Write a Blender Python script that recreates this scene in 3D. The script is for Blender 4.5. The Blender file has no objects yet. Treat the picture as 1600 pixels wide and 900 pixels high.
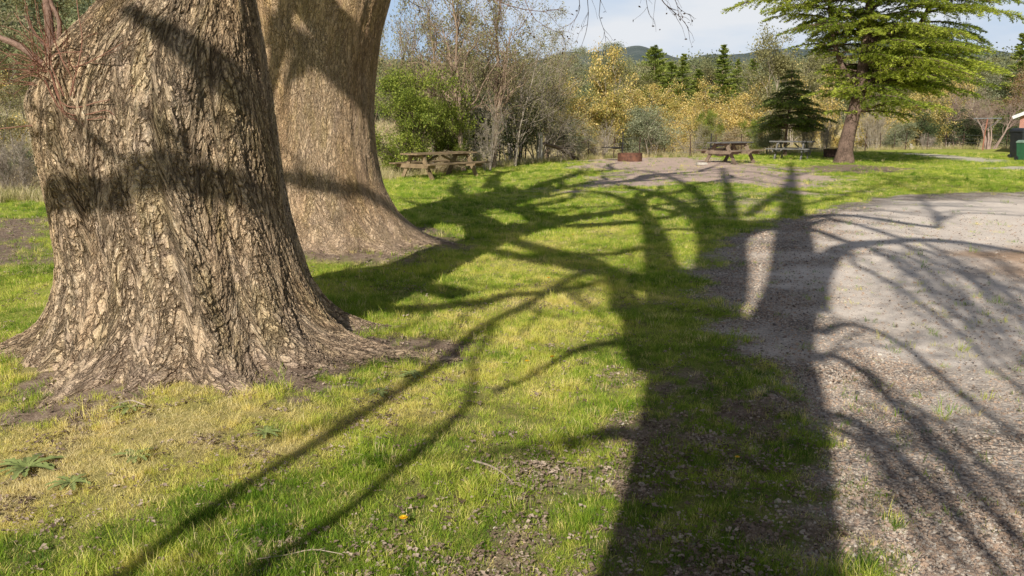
import bpy, math, random
import numpy as np
from mathutils import Vector

# ------------------------------------------------------------------ basics
rad = math.radians
rng = np.random.default_rng(7)
scene = bpy.context.scene
COL = scene.collection
F = 1256.0                       # focal length in photo pixels (1600 wide)
PITCH = rad(11.5)
CAMH = 1.6
SUN_EL = rad(33.0)
SD = np.array([0.2913, 0.9566])  # horizontal direction the shadows run in
cp, sp = math.cos(PITCH), math.sin(PITCH)

def ray(px, py):
    dx, dy = (px - 800.0) / F, (450.0 - py) / F
    return np.array([dx, cp + dy * sp, -sp + dy * cp])

def gnd(px, py, z=0.0):
    d = ray(px, py)
    t = (z - CAMH) / d[2]
    return np.array([d[0] * t, d[1] * t])

def at_depth(px, py, Y):
    d = ray(px, py)
    t = Y / d[1]
    return np.array([d[0] * t, Y, CAMH + d[2] * t])

# ------------------------------------------------------------------ noise
def _h(ix, iy, iz):
    n = (ix * 374761393 + iy * 668265263 + iz * 2147483647 * 7 + 1013904223) & 0xffffffff
    n = ((n ^ (n >> 13)) * 1274126177) & 0xffffffff
    n = (n ^ (n >> 16)) & 0xffff
    return n / 65535.0

def vnoise(x, y, z=0.0):
    x, y = np.broadcast_arrays(np.asarray(x, float), np.asarray(y, float))
    z = np.broadcast_to(np.asarray(z, float), x.shape)
    ix, iy, iz = np.floor(x).astype(np.int64), np.floor(y).astype(np.int64), np.floor(z).astype(np.int64)
    fx, fy, fz = x - ix, y - iy, z - iz
    fx, fy, fz = fx * fx * (3 - 2 * fx), fy * fy * (3 - 2 * fy), fz * fz * (3 - 2 * fz)
    r = 0
    for a in (0, 1):
        for b in (0, 1):
            for c in (0, 1):
                w = (fx if a else 1 - fx) * (fy if b else 1 - fy) * (fz if c else 1 - fz)
                r = r + w * _h(ix + a, iy + b, iz + c)
    return r

def fbm(x, y, z=0.0, o=4):
    s, a, t = 0, 0.5, 0
    for i in range(o):
        s = s + a * vnoise(np.asarray(x) * 2 ** i + 17.3 * i, np.asarray(y) * 2 ** i + 5.1 * i, np.asarray(z) * 2 ** i)
        t += a
        a *= 0.5
    return s / t

def sst(a, b, x):
    t = np.clip((x - a) / (b - a), 0, 1)
    return t * t * (3 - 2 * t)

# ------------------------------------------------------------------ meshes
def link(o, parent=None, label=None, cat=None, group=None, kind=None):
    COL.objects.link(o)
    if parent is not None:
        o.parent = parent
    if label: o['label'] = label
    if cat: o['category'] = cat
    if group: o['group'] = group
    if kind: o['kind'] = kind
    return o

def raw_mesh(name, V, faces, mats=(), fmat=None, smooth=False, attrs=None):
    """faces: list of int arrays, each (n,k)"""
    me = bpy.data.meshes.new(name)
    V = np.asarray(V, dtype=np.float32)
    me.vertices.add(len(V))
    me.vertices.foreach_set('co', V.ravel())
    faces = [np.asarray(f, dtype=np.int32) for f in faces if len(f)]
    nl = sum(f.size for f in faces)
    nf = sum(len(f) for f in faces)
    if nf:
        me.loops.add(nl)
        me.loops.foreach_set('vertex_index', np.concatenate([f.ravel() for f in faces]))
        me.polygons.add(nf)
        tot = np.concatenate([np.full(len(f), f.shape[1], np.int32) for f in faces])
        st = np.concatenate([[0], np.cumsum(tot)[:-1]]).astype(np.int32)
        me.polygons.foreach_set('loop_start', st)
        me.polygons.foreach_set('loop_total', tot)
        if fmat is not None:
            me.polygons.foreach_set('material_index', np.asarray(fmat, np.int32))
        me.polygons.foreach_set('use_smooth', np.full(nf, smooth, bool))
    for m in mats:
        me.materials.append(m)
    if attrs:
        for k, (typ, data) in attrs.items():
            at = me.attributes.new(k, typ, 'POINT')
            data = np.asarray(data)
            if typ == 'FLOAT_VECTOR':
                at.data.foreach_set('vector', data.astype(np.float32).ravel())
            elif typ == 'INT':
                at.data.foreach_set('value', data.astype(np.int32))
            else:
                at.data.foreach_set('value', data.astype(np.float32))
    me.update(calc_edges=True)
    return me

class MB:
    """collects geometry for ONE mesh"""
    def __init__(s):
        s.v, s.q, s.t, s.n, s.bk, s.ti = [], [], [], 0, [], []
    def add(s, V, quads=None, tris=None, bark=None, tint=None):
        V = np.asarray(V, float).reshape(-1, 3)
        if quads is not None and len(quads): s.q.append(np.asarray(quads) + s.n)
        if tris is not None and len(tris): s.t.append(np.asarray(tris) + s.n)
        s.v.append(V)
        s.bk.append(np.zeros_like(V) if bark is None else np.asarray(bark).reshape(-1, 3))
        s.ti.append(np.zeros(len(V)) if tint is None else np.broadcast_to(tint, (len(V),)))
        s.n += len(V)
    def mesh(s, name, mat, smooth=False):
        V = np.concatenate(s.v)
        f = []
        if s.q: f.append(np.concatenate(s.q))
        if s.t: f.append(np.concatenate(s.t))
        return raw_mesh(name, V, f, [mat], None, smooth,
                        {'bark': ('FLOAT_VECTOR', np.concatenate(s.bk)), 'tint': ('FLOAT', np.concatenate(s.ti))})
    def build(s, name, mat, parent=None, smooth=False, **kw):
        return link(bpy.data.objects.new(name, s.mesh(name, mat, smooth)), parent, **kw)
    # -- shapes
    def box(s, c, size, rot=0.0, axis='z', jit=0.0, tint=None):
        x, y, z = [k / 2 for k in size]
        V = np.array([[a * x, b * y, d * z] for a in (-1, 1) for b in (-1, 1) for d in (-1, 1)], float)
        V += rng.normal(0, 1, V.shape) * jit
        ca, sa = math.cos(rot), math.sin(rot)
        if axis == 'z': M = np.array([[ca, -sa, 0], [sa, ca, 0], [0, 0, 1]])
        elif axis == 'x': M = np.array([[1, 0, 0], [0, ca, -sa], [0, sa, ca]])
        else: M = np.array([[ca, 0, sa], [0, 1, 0], [-sa, 0, ca]])
        V = V @ M.T + np.asarray(c)
        q = [[0, 1, 3, 2], [4, 6, 7, 5], [0, 4, 5, 1], [2, 3, 7, 6], [0, 2, 6, 4], [1, 5, 7, 3]]
        s.add(V, q, tint=tint)
    def beam(s, a, b, w, h):
        """board from a to b, width w (sideways) and height h"""
        a, b = np.asarray(a, float), np.asarray(b, float)
        d = b - a; d /= np.linalg.norm(d)
        up = np.array([0, 0, 1.0]) if abs(d[2]) < 0.9 else np.array([0, 1.0, 0])
        r = np.cross(d, up); r /= np.linalg.norm(r)
        u = np.cross(r, d)
        V = [p + r * w / 2 * i + u * h / 2 * j for p in (a, b) for i, j in ((-1, -1), (1, -1), (1, 1), (-1, 1))]
        s.add(V, [[0, 3, 2, 1], [4, 5, 6, 7], [0, 1, 5, 4], [1, 2, 6, 5], [2, 3, 7, 6], [3, 0, 4, 7]])
    def tubes(s, P, R, k=5, cap=False, tint=None, bs=1.0):
        """P (N,K,3) paths, R (N,K) radii"""
        P = np.asarray(P, float); R = np.asarray(R, float)
        if P.ndim == 2: P, R = P[None], R[None]
        N, K, _ = P.shape
        T = np.gradient(P, axis=1)
        T /= np.linalg.norm(T, axis=2, keepdims=True) + 1e-9
        m = P[:, -1] - P[:, 0]
        m /= np.linalg.norm(m, axis=1, keepdims=True) + 1e-9
        ref = np.where(np.abs(m[:, 2:3]) < 0.8, np.array([[0, 0, 1.0]]), np.array([[0.9, 0.43, 0.0]]))
        ref = np.repeat(ref[:, None], K, 1)
        n1 = np.cross(T, ref); n1 /= np.linalg.norm(n1, axis=2, keepdims=True) + 1e-9
        n2 = np.cross(T, n1)
        a = np.linspace(0, 2 * math.pi, k, endpoint=False)
        ring = n1[:, :, None] * np.cos(a)[None, None, :, None] + n2[:, :, None] * np.sin(a)[None, None, :, None]
        V = P[:, :, None] + ring * R[:, :, None, None]
        L = np.concatenate([np.zeros((N, 1)), np.cumsum(np.linalg.norm(np.diff(P, axis=1), axis=2), axis=1)], 1)
        R0 = R[:, :1, None].mean()
        bk = np.stack([np.broadcast_to(np.cos(a) * R0, (N, K, k)), np.broadcast_to(np.sin(a) * R0, (N, K, k)),
                       np.broadcast_to(L[:, :, None] * bs, (N, K, k))], -1)
        base = np.arange(N)[:, None, None] * K * k
        i = np.arange(K - 1)[None, :, None] * k
        j = np.arange(k)[None, None, :]
        j2 = (j + 1) % k
        q = np.stack([base + i + j, base + i + j2, base + i + k + j2, base + i + k + j], -1).reshape(-1, 4)
        tt = None
        if tint is not None:
            tt = np.broadcast_to(np.asarray(tint).reshape(-1, 1, 1), (N, K, k)).ravel()
        s.add(V.reshape(-1, 3), q, bark=bk.reshape(-1, 3), tint=tt)
        if cap:
            for n in range(N):
                o = V[n, -1]; c = o.mean(0)
                s.add(np.vstack([o, c]), tris=[[a_, (a_ + 1) % k, k] for a_ in range(k)])
                o = V[n, 0]; c = o.mean(0)
                s.add(np.vstack([o, c]), tris=[[(a_ + 1) % k, a_, k] for a_ in range(k)])
    def leaves(s, C, size, tint, flat=0.0, aspect=0.5, drn=None):
        """leaf quads (diamonds) at centres C"""
        C = np.asarray(C, float); N = len(C)
        size = np.broadcast_to(size, (N,))
        if drn is None:
            d = rng.normal(0, 1, (N, 3)); d[:, 2] *= (1 - flat)
        else:
            d = np.asarray(drn, float) + rng.normal(0, 0.35, (N, 3))
        d /= np.linalg.norm(d, axis=1, keepdims=True) + 1e-9
        r = rng.normal(0, 1, (N, 3))
        if flat > 0:
            r = np.cross(d, np.array([0, 0, 1.0]) + rng.normal(0, 1 - flat + 0.15, (N, 3)))
        else:
            r = np.cross(d, r)
        r /= np.linalg.norm(r, axis=1, keepdims=True) + 1e-9
        d = d * size[:, None] / 2; r = r * size[:, None] / 2 * aspect
        V = np.stack([C - d, C + r - d * 0.1, C + d, C - r - d * 0.1], 1).reshape(-1, 3)
        q = np.arange(4 * N).reshape(N, 4)
        s.add(V, q, tint=np.repeat(np.broadcast_to(tint, (N,)), 4))

def empty(name, loc, label=None, cat=None, group=None, rz=0.0):
    o = bpy.data.objects.new(name, None)
    o.empty_display_size = 0.3
    o.location = loc
    o.rotation_euler[2] = rz
    return link(o, None, label, cat, group)

def copy_tree(root, loc, rz=0.0, sc=1.0, label=None, group=None, cat=None):
    r = root.copy(); COL.objects.link(r)
    r.location = loc; r.rotation_euler[2] = rz
    r.scale = (sc, sc, sc) if not hasattr(sc, '__len__') else sc
    if label: r['label'] = label
    if group: r['group'] = group
    if cat: r['category'] = cat
    for ch in list(root.children):
        c = ch.copy(); COL.objects.link(c); c.parent = r
        for g in list(ch.children):
            e = g.copy(); COL.objects.link(e); e.parent = c
    return r

# ------------------------------------------------------------------ node helpers
class NT:
    def __init__(s, name, disp=False):
        s.m = bpy.data.materials.new(name)
        s.m.use_nodes = True
        s.t = s.m.node_tree
        s.t.nodes.clear()
        s.out = s.t.nodes.new('ShaderNodeOutputMaterial')
        if disp: s.m.displacement_method = 'BOTH'
    def n(s, typ, **kw):
        nd = s.t.nodes.new(typ)
        for k, v in kw.items():
            setattr(nd, k, v)
        return nd
    def l(s, a, b): s.t.links.new(a, b)
    def setin(s, nd, key, val):
        if val is None: return
        if hasattr(val, 'is_linked') or isinstance(val, bpy.types.NodeSocket): s.l(val, nd.inputs[key])
        else:
            if isinstance(val, (tuple, list)) and len(val) == 3 and nd.inputs[key].type == 'RGBA': val = (*val, 1)
            nd.inputs[key].default_value = val
    def attr(s, name, typ='GEOMETRY'):
        return s.n('ShaderNodeAttribute', attribute_name=name, attribute_type=typ)
    def pos(s): return s.n('ShaderNodeNewGeometry').outputs['Position']
    def math(s, op, a, b=None, c=None, clamp=False):
        nd = s.n('ShaderNodeMath', operation=op, use_clamp=clamp)
        s.setin(nd, 0, a); s.setin(nd, 1, b)
        if c is not None: s.setin(nd, 2, c)
        return nd.outputs[0]
    def noise(s, vec, scale, detail=4, rough=0.55, out='Fac', dist=0.0):
        nd = s.n('ShaderNodeTexNoise')
        s.setin(nd, 'Vector', vec); s.setin(nd, 'Scale', scale)
        nd.inputs['Detail'].default_value = detail; nd.inputs['Roughness'].default_value = rough
        nd.inputs['Distortion'].default_value = dist
        return nd.outputs[out]
    def voro(s, vec, scale, feature='DISTANCE_TO_EDGE', out='Distance', rnd=1.0):
        nd = s.n('ShaderNodeTexVoronoi', feature=feature)
        s.setin(nd, 'Vector', vec); s.setin(nd, 'Scale', scale)
        nd.inputs['Randomness'].default_value = rnd
        return nd.outputs[out]
    def ramp(s, fac, stops, interp='LINEAR'):
        nd = s.n('ShaderNodeValToRGB')
        nd.color_ramp.interpolation = interp
        el = nd.color_ramp.elements
        while len(el) < len(stops): el.new(0.5)
        for e, (p, c) in zip(el, stops):
            e.position = p
            e.color = (*c, 1) if not isinstance(c, (int, float)) else (c, c, c, 1)
        s.setin(nd, 0, fac)
        return nd.outputs[0]
    def mix(s, f, a, b, mode='MIX'):
        nd = s.n('ShaderNodeMix', data_type='RGBA', blend_type=mode)
        s.setin(nd, 0, f); s.setin(nd, 6, a); s.setin(nd, 7, b)
        return nd.outputs[2]
    def mr(s, v, a, b, c=0.0, d=1.0, smooth=True):
        nd = s.n('ShaderNodeMapRange', interpolation_type='SMOOTHSTEP' if smooth else 'LINEAR')
        s.setin(nd, 0, v)
        for i, k in enumerate((a, b, c, d)): s.setin(nd, 1 + i, k)
        return nd.outputs[0]
    def vmath(s, op, a, b):
        nd = s.n('ShaderNodeVectorMath', operation=op)
        s.setin(nd, 0, a)
        if op == 'SCALE': s.setin(nd, 3, b)
        else: s.setin(nd, 1, b)
        return nd.outputs[0]
    def pbsdf(s, col, rough=0.9, spec=0.25, normal=None, metal=0.0):
        nd = s.n('ShaderNodeBsdfPrincipled')
        s.setin(nd, 'Base Color', col); s.setin(nd, 'Roughness', rough); s.setin(nd, 'Metallic', metal)
        nd.inputs['Specular IOR Level'].default_value = spec
        if normal is not None: s.l(normal, nd.inputs['Normal'])
        return nd.outputs[0]
    def bump(s, h, strength=0.5, dist=0.02):
        nd = s.n('ShaderNodeBump')
        s.setin(nd, 'Height', h); nd.inputs['Strength'].default_value = strength
        nd.inputs['Distance'].default_value = dist
        return nd.outputs[0]
    def done(s, surf, disp=None, dscale=0.03, mid=0.0):
        s.l(surf, s.out.inputs['Surface'])
        if disp is not None:
            d = s.n('ShaderNodeDisplacement')
            s.l(disp, d.inputs['Height'])
            d.inputs['Midlevel'].default_value = mid; d.inputs['Scale'].default_value = dscale
            s.l(d.outputs[0], s.out.inputs['Displacement'])
        return s.m

def mat_bigbark(name, scale=1.0, disp=0.03, warm=0.0, rough_amt=1.0):
    n = NT(name, True)
    v0 = n.attr('bark').outputs['Vector']
    vi = n.vmath('MULTIPLY', v0, (1.0, 1.0, 2.4))
    def warp(v, src, sc, amt):
        w = n.noise(src, sc, 3, 0.55, 'Color')
        return n.vmath('ADD', v, n.vmath('SCALE', n.vmath('SUBTRACT', w, (0.5, 0.5, 0.5)), amt))
    v = warp(n.vmath('MULTIPLY', v0, (1.0, 1.0, 1.35)), v0, 4.0, 0.12)
    v = warp(v, vi, 16.0, 0.035)
    v = warp(v, vi, 45.0, 0.012)
    mA = n.mr(n.noise(v0, 7.0, 2, 0.5), 0.50, 0.66)
    mB = n.mr(n.noise(n.vmath('ADD', v0, (4.0, 1.0, 2.0)), 12.0, 2, 0.5), 0.44, 0.58)
    A = n.math('MAXIMUM', n.mr(n.voro(v, 16 * scale), 0.008, 0.11), mA)
    B = n.math('MAXIMUM', n.mr(n.voro(v, 36 * scale), 0.01, 0.15), mB)
    Cc = n.math('ABSOLUTE', n.math('SUBTRACT', n.noise(v, 17 * scale, 4, 0.55), 0.5))
    Cc = n.mr(Cc, 0.0, 0.035)
    D = n.mr(n.voro(vi, 55 * scale), 0.0, 0.30)
    n1 = n.noise(v, 24 * scale, 6, 0.65)
    sp = n.noise(vi, 95 * scale, 4, 0.72)
    sp2 = n.noise(vi, 38 * scale, 4, 0.65)
    h = n.math('MULTIPLY', A, 0.34 * rough_amt)
    h = n.math('MULTIPLY_ADD', B, 0.20 * rough_amt, h)
    h = n.math('MULTIPLY_ADD', Cc, 0.14 * rough_amt, h)
    h = n.math('MULTIPLY_ADD', n1, 0.34, h)
    h = n.math('MULTIPLY_ADD', sp2, 0.22, h)
    lum = n.math('MULTIPLY_ADD', sp, 0.55, n.math('MULTIPLY', n1, 0.45))
    lum = n.math('MULTIPLY_ADD', n.math('SUBTRACT', sp2, 0.5), 0.45, lum)
    col = n.ramp(lum, [(0.28, (0.24, 0.18, 0.13)), (0.42, (0.57, 0.45, 0.335)), (0.56, (0.82, 0.69, 0.53)), (0.70, (0.94, 0.87, 0.76))])
    pat = n.noise(v0, 6.0, 4, 0.6)
    col = n.mix(n.mr(pat, 0.48, 0.66, 0.0, 0.5), col, n.mix(1.0, col, (0.90, 0.92, 0.68), 'MULTIPLY'))
    pat2 = n.noise(n.vmath('ADD', vi, (7.0, 3.0, 5.0)), 5.0, 4, 0.65)
    col = n.mix(n.mr(pat2, 0.52, 0.66, 0.0, 0.45), col, n.mix(sp, (0.36, 0.27, 0.23), (0.84, 0.73, 0.66)))
    pat3 = n.noise(n.vmath('ADD', v0, (2.0, 9.0, 1.0)), 1.6, 3, 0.5)
    col = n.mix(n.mr(pat3, 0.40, 0.65, 0.0, 0.6), col, n.mix(1.0, col, (1.0, 0.86, 0.68) if warm else (1.0, 0.90, 0.74), 'MULTIPLY'))
    pal = n.voro(v, 36 * scale, 'F1', 'Color')
    sc = n.n('ShaderNodeSeparateColor'); n.l(pal, sc.inputs[0])
    col = n.mix(0.55, col, n.mix(1.0, col, n.ramp(sc.outputs[0], [(0, (0.80, 0.75, 0.68)), (1, (1.32, 1.24, 1.14))]), 'MULTIPLY'))
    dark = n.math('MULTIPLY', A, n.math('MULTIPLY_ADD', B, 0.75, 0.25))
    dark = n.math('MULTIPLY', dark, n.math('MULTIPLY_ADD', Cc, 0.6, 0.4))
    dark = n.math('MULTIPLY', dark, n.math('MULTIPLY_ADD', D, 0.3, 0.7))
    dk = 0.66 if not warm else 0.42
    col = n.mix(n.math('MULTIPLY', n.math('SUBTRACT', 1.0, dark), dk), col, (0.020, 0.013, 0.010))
    col = n.mix(1.0, col, (1.0, 0.93, 0.86) if not warm else (1.0, 0.90, 0.80), 'MULTIPLY')
    z = n.n('ShaderNodeSeparateXYZ'); n.l(n.pos(), z.inputs[0])
    foot = n.mr(z.outputs[2], 0.0, 0.30, 0.6, 0.0)
    col = n.mix(foot, col, n.mix(0.6, col, (0.62, 0.45, 0.34)))
    bs = n.pbsdf(col, 0.92, 0.12, n.bump(n.math('MULTIPLY_ADD', D, 0.5, n.math('ADD', sp, n.math('MULTIPLY', dark, 1.2))), 0.9, 0.008))
    return n.done(bs, h, disp, 0.85)

def mat_bark(name, c0, c1, sc=18.0, bump=0.5):
    n = NT(name)
    v = n.attr('bark').outputs['Vector']
    p = n.n('ShaderNodeTexCoord').outputs['Object']
    f = n.noise(v, sc, 5, 0.65)
    g = n.noise(p, 2.5, 4, 0.6)
    f = n.math('MULTIPLY_ADD', n.math('SUBTRACT', g, 0.5), 0.7, f)
    col = n.ramp(f, [(0.3, c0), (0.68, c1)])
    return n.done(n.pbsdf(col, 0.9, 0.15, n.bump(f, bump, 0.03)))

def mat_leaf(name, stops, trans=0.3, vary=0.25, rough=0.6, nscale=0.7, instancer=False):
    n = NT(name)
    a = n.attr('tint', 'INSTANCER' if instancer else 'GEOMETRY').outputs['Fac']
    nz = n.noise(n.pos(), nscale, 3, 0.6)
    f = n.math('MULTIPLY_ADD', n.math('SUBTRACT', nz, 0.5), vary * 2, a, clamp=True)
    col = n.ramp(f, stops)
    b = n.pbsdf(col, rough, 0.25)
    tr = n.n('ShaderNodeBsdfTranslucent'); n.l(col, tr.inputs[0])
    mx = n.n('ShaderNodeMixShader'); mx.inputs[0].default_value = trans
    n.l(b, mx.inputs[1]); n.l(tr.outputs[0], mx.inputs[2])
    return n.done(mx.outputs[0])

def mat_wood(name, c0, c1, stretch=(1, 14, 14)):
    n = NT(name)
    p = n.n('ShaderNodeTexCoord').outputs['Object']
    mp = n.n('ShaderNodeMapping'); n.l(p, mp.inputs[0]); mp.inputs['Scale'].default_value = stretch
    f = n.noise(mp.outputs[0], 5, 5, 0.65)
    g = n.noise(p, 3, 3, 0.5)
    f2 = n.math('MULTIPLY_ADD', n.math('SUBTRACT', g, 0.5), 0.6, f)
    col = n.ramp(f2, [(0.3, c0), (0.7, c1)])
    return n.done(n.pbsdf(col, 0.85, 0.2, n.bump(f, 0.5, 0.01)))

def mat_plain(name, c, rough=0.6, metal=0.0, c2=None, sc=6.0, bump=0.15):
    n = NT(name)
    p = n.n('ShaderNodeTexCoord').outputs['Object']
    f = n.noise(p, sc, 6, 0.65)
    c2 = c2 or tuple(k * 0.65 for k in c)
    col = n.ramp(f, [(0.35, c2), (0.62, c)])
    return n.done(n.pbsdf(col, rough, 0.4, n.bump(f, bump, 0.02), metal))
# ------------------------------------------------------------------ camera, world, sun
cam_d = bpy.data.cameras.new('camera')
cam = bpy.data.objects.new('camera', cam_d)
COL.objects.link(cam)
cam.location = (0, 0, CAMH)
cam.rotation_euler = (rad(90) - PITCH, 0, 0)
cam_d.sensor_width = 36.0
cam_d.lens = 36.0 * F / 1600.0
cam_d.clip_start = 0.05
cam_d.clip_end = 5000
scene.camera = cam
scene.view_settings.view_transform = 'Standard'
scene.view_settings.look = 'None'
scene.view_settings.exposure = 0
scene.render.engine = 'CYCLES'
scene.cycles.max_bounces = 6
scene.cycles.transparent_max_bounces = 4
scene.cycles.use_denoising = True

world = bpy.data.worlds.new('World')
scene.world = world
world.use_nodes = True
wt = world.node_tree
wt.nodes.clear()
wo = wt.nodes.new('ShaderNodeOutputWorld')
bg = wt.nodes.new('ShaderNodeBackground')
sky = wt.nodes.new('ShaderNodeTexSky')
sky.sky_type = 'NISHITA'
sky.sun_disc = False
sky.sun_elevation = SUN_EL
sky.sun_rotation = math.atan2(-SD[0], -SD[1])
sky.altitude = 300
sky.air_density = 1.0
sky.dust_density = 1.2
sky.ozone_density = 1.5
tc = wt.nodes.new('ShaderNodeTexCoord')
mp = wt.nodes.new('ShaderNodeMapping'); mp.inputs['Scale'].default_value = (1.0, 1.0, 3.6)
mp.inputs['Location'].default_value = (3.1, 0.7, 0.4)
cn = wt.nodes.new('ShaderNodeTexNoise'); cn.inputs['Scale'].default_value = 2.1
cn.inputs['Detail'].default_value = 6; cn.inputs['Roughness'].default_value = 0.55
cr = wt.nodes.new('ShaderNodeValToRGB')
cr.color_ramp.elements[0].position = 0.44; cr.color_ramp.elements[0].color = (0.05, 0.05, 0.05, 1)
cr.color_ramp.elements[1].position = 0.68; cr.color_ramp.elements[1].color = (0.95, 0.95, 0.95, 1)
mx = wt.nodes.new('ShaderNodeMix'); mx.data_type = 'RGBA'
mx.inputs[7].default_value = (7.0, 7.6, 8.6, 1)
wt.links.new(tc.outputs['Generated'], mp.inputs[0])
wt.links.new(mp.outputs[0], cn.inputs['Vector'])
wt.links.new(cn.outputs['Fac'], cr.inputs[0])
wt.links.new(cr.outputs[0], mx.inputs[0])
wt.links.new(sky.outputs[0], mx.inputs[6])
sx = wt.nodes.new('ShaderNodeSeparateXYZ'); wt.links.new(tc.outputs['Generated'], sx.inputs[0])
hr = wt.nodes.new('ShaderNodeValToRGB')
hr.color_ramp.elements[0].position = 0.15; hr.color_ramp.elements[0].color = (0.80, 0.80, 0.80, 1)
hr.color_ramp.elements[1].position = 0.32; hr.color_ramp.elements[1].color = (0.0, 0.0, 0.0, 1)
wt.links.new(sx.outputs[2], hr.inputs[0])
mh = wt.nodes.new('ShaderNodeMix'); mh.data_type = 'RGBA'
cm = wt.nodes.new('ShaderNodeMix'); cm.data_type = 'RGBA'
cm.inputs[6].default_value = (10.2, 13.6, 18.4, 1); cm.inputs[7].default_value = (18.6, 19.0, 19.6, 1)
wt.links.new(cr.outputs[0], cm.inputs[0])
wt.links.new(hr.outputs[0], mh.inputs[0]); wt.links.new(mx.outputs[2], mh.inputs[6]); wt.links.new(cm.outputs[2], mh.inputs[7])
wt.links.new(mh.outputs[2], bg.inputs[0])
bg.inputs[1].default_value = 0.05
wt.links.new(bg.outputs[0], wo.inputs[0])

sun_d = bpy.data.lights.new('sun', 'SUN')
sun_d.energy = 5.0
sun_d.angle = rad(0.5)
sun_d.color = (1.0, 0.96, 0.86)
sun = bpy.data.objects.new('sun', sun_d)
COL.objects.link(sun)
sdir = Vector((SD[0] * math.cos(SUN_EL), SD[1] * math.cos(SUN_EL), -math.sin(SUN_EL)))
sun.rotation_euler = sdir.to_track_quat('-Z', 'Y').to_euler()
sun.location = (-20, -60, 35)
TE = math.tan(SUN_EL)

# ------------------------------------------------------------------ ground layout (regions measured on the ground)
def poly(*pts): return np.array([gnd(*p) for p in pts])

def inside_dist(P, x, y):
    """signed distance to polygon, positive inside"""
    x = np.asarray(x, float); y = np.asarray(y, float)
    d2 = np.full(x.shape, 1e18); ins = np.zeros(x.shape, bool)
    n = len(P)
    for i in range(n):
        x0, y0 = P[i]; x1, y1 = P[(i + 1) % n]
        dx, dy = x1 - x0, y1 - y0
        t = np.clip(((x - x0) * dx + (y - y0) * dy) / (dx * dx + dy * dy + 1e-12), 0, 1)
        d2 = np.minimum(d2, (x - x0 - t * dx) ** 2 + (y - y0 - t * dy) ** 2)
        c = ((y0 > y) != (y1 > y)) & (x < (x1 - x0) * (y - y0) / (y1 - y0 + 1e-12) + x0)
        ins ^= c
    d = np.sqrt(d2)
    return np.where(ins, d, -d)

T1 = at_depth(262, 450, 5.55)[:2]       # centre of the near trunk
T2 = at_depth(497, 300, 10.9)[:2]       # centre of the second trunk
P_grav = poly((1345, 1500), (1318, 900), (1292, 740), (1262, 640), (1180, 560), (1090, 440), (1105, 385), (1190, 350),
              (1290, 320), (1400, 304), (1600, 299), (2400, 300), (4500, 620), (4500, 1500))
P_sand = poly((862, 303), (915, 284), (940, 266), (880, 262), (905, 248), (980, 244), (1090, 246), (1180, 255),
              (1250, 264), (1300, 278), (1295, 296), (1240, 303), (1150, 292), (1090, 286), (1000, 293), (930, 300))
P_sand2 = poly((1090, 308), (1180, 296), (1250, 300), (1225, 335), (1150, 350), (1105, 345))
P_orange = poly((1500, 392), (1650, 388), (1800, 450), (1650, 462), (1560, 440))
P_smooth = poly((1240, 400), (1330, 335), (1420, 312), (1700, 310), (1900, 420), (1720, 560), (1560, 650), (1420, 620), (1310, 540))
P_cedar = poly((1225, 263), (1290, 257), (1380, 259), (1440, 264), (1350, 271), (1260, 270))
P_left = poly((-260, 352), (0, 338), (92, 343), (105, 405), (0, 415), (-260, 430))
P_root2 = poly((480, 392), (600, 350), (690, 360), (705, 385), (640, 408), (500, 408))
P_dry = poly((-300, 650), (0, 655), (120, 632), (420, 625), (560, 590), (700, 540), (640, 610), (560, 650), (500, 690), (380, 720), (300, 770),
             (150, 815), (0, 850), (-300, 900))
P_half = poly((520, 560), (640, 490), (800, 380), (1000, 330), (1010, 560), (760, 640), (560, 660))
P_litter = poly((900, 1100), (960, 820), (1000, 640), (1060, 540), (1180, 540), (1280, 640), (1310, 900), (1330, 1100))
P_litter2 = poly((560, 1100), (640, 900), (720, 780), (800, 720), (960, 740), (960, 1100))
P_bare = poly((985, 1100), (1010, 905), (1060, 868), (1140, 880), (1185, 950), (1185, 1100))
P_pathA = poly((1385, 239), (1440, 239.5), (1490, 243), (1570, 250), (1585, 254), (1540, 255), (1490, 250), (1430, 243))
P_pathB = poly((1520, 261.5), (1640, 260.5), (1700, 266), (1600, 266), (1540, 264))
# far edge of the mown grass
EDGE = np.array([gnd(*p) for p in ((-900, 330), (-200, 318), (60, 316), (420, 300), (600, 281), (700, 270), (800, 259), (850, 254), (900, 250),
                                   (1000, 246), (1100, 245.5), (1200, 241), (1300, 238), (1380, 234.5), (1500, 233), (1700, 232), (2400, 232))])
EA = np.arctan2(EDGE[:, 0], EDGE[:, 1]); ER = np.hypot(EDGE[:, 0], EDGE[:, 1])

def edge_r(x, y):
    return np.interp(np.arctan2(x, y), EA, ER, left=ER[0], right=ER[-1])

HR = [0, 3, 8, 18, 40, 80, 160, 300, 600, 900, 1500]
HZ = [0, -0.3, -0.9, -0.6, 1.2, 3.5, 8, 15, 54, 60, 20]

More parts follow.
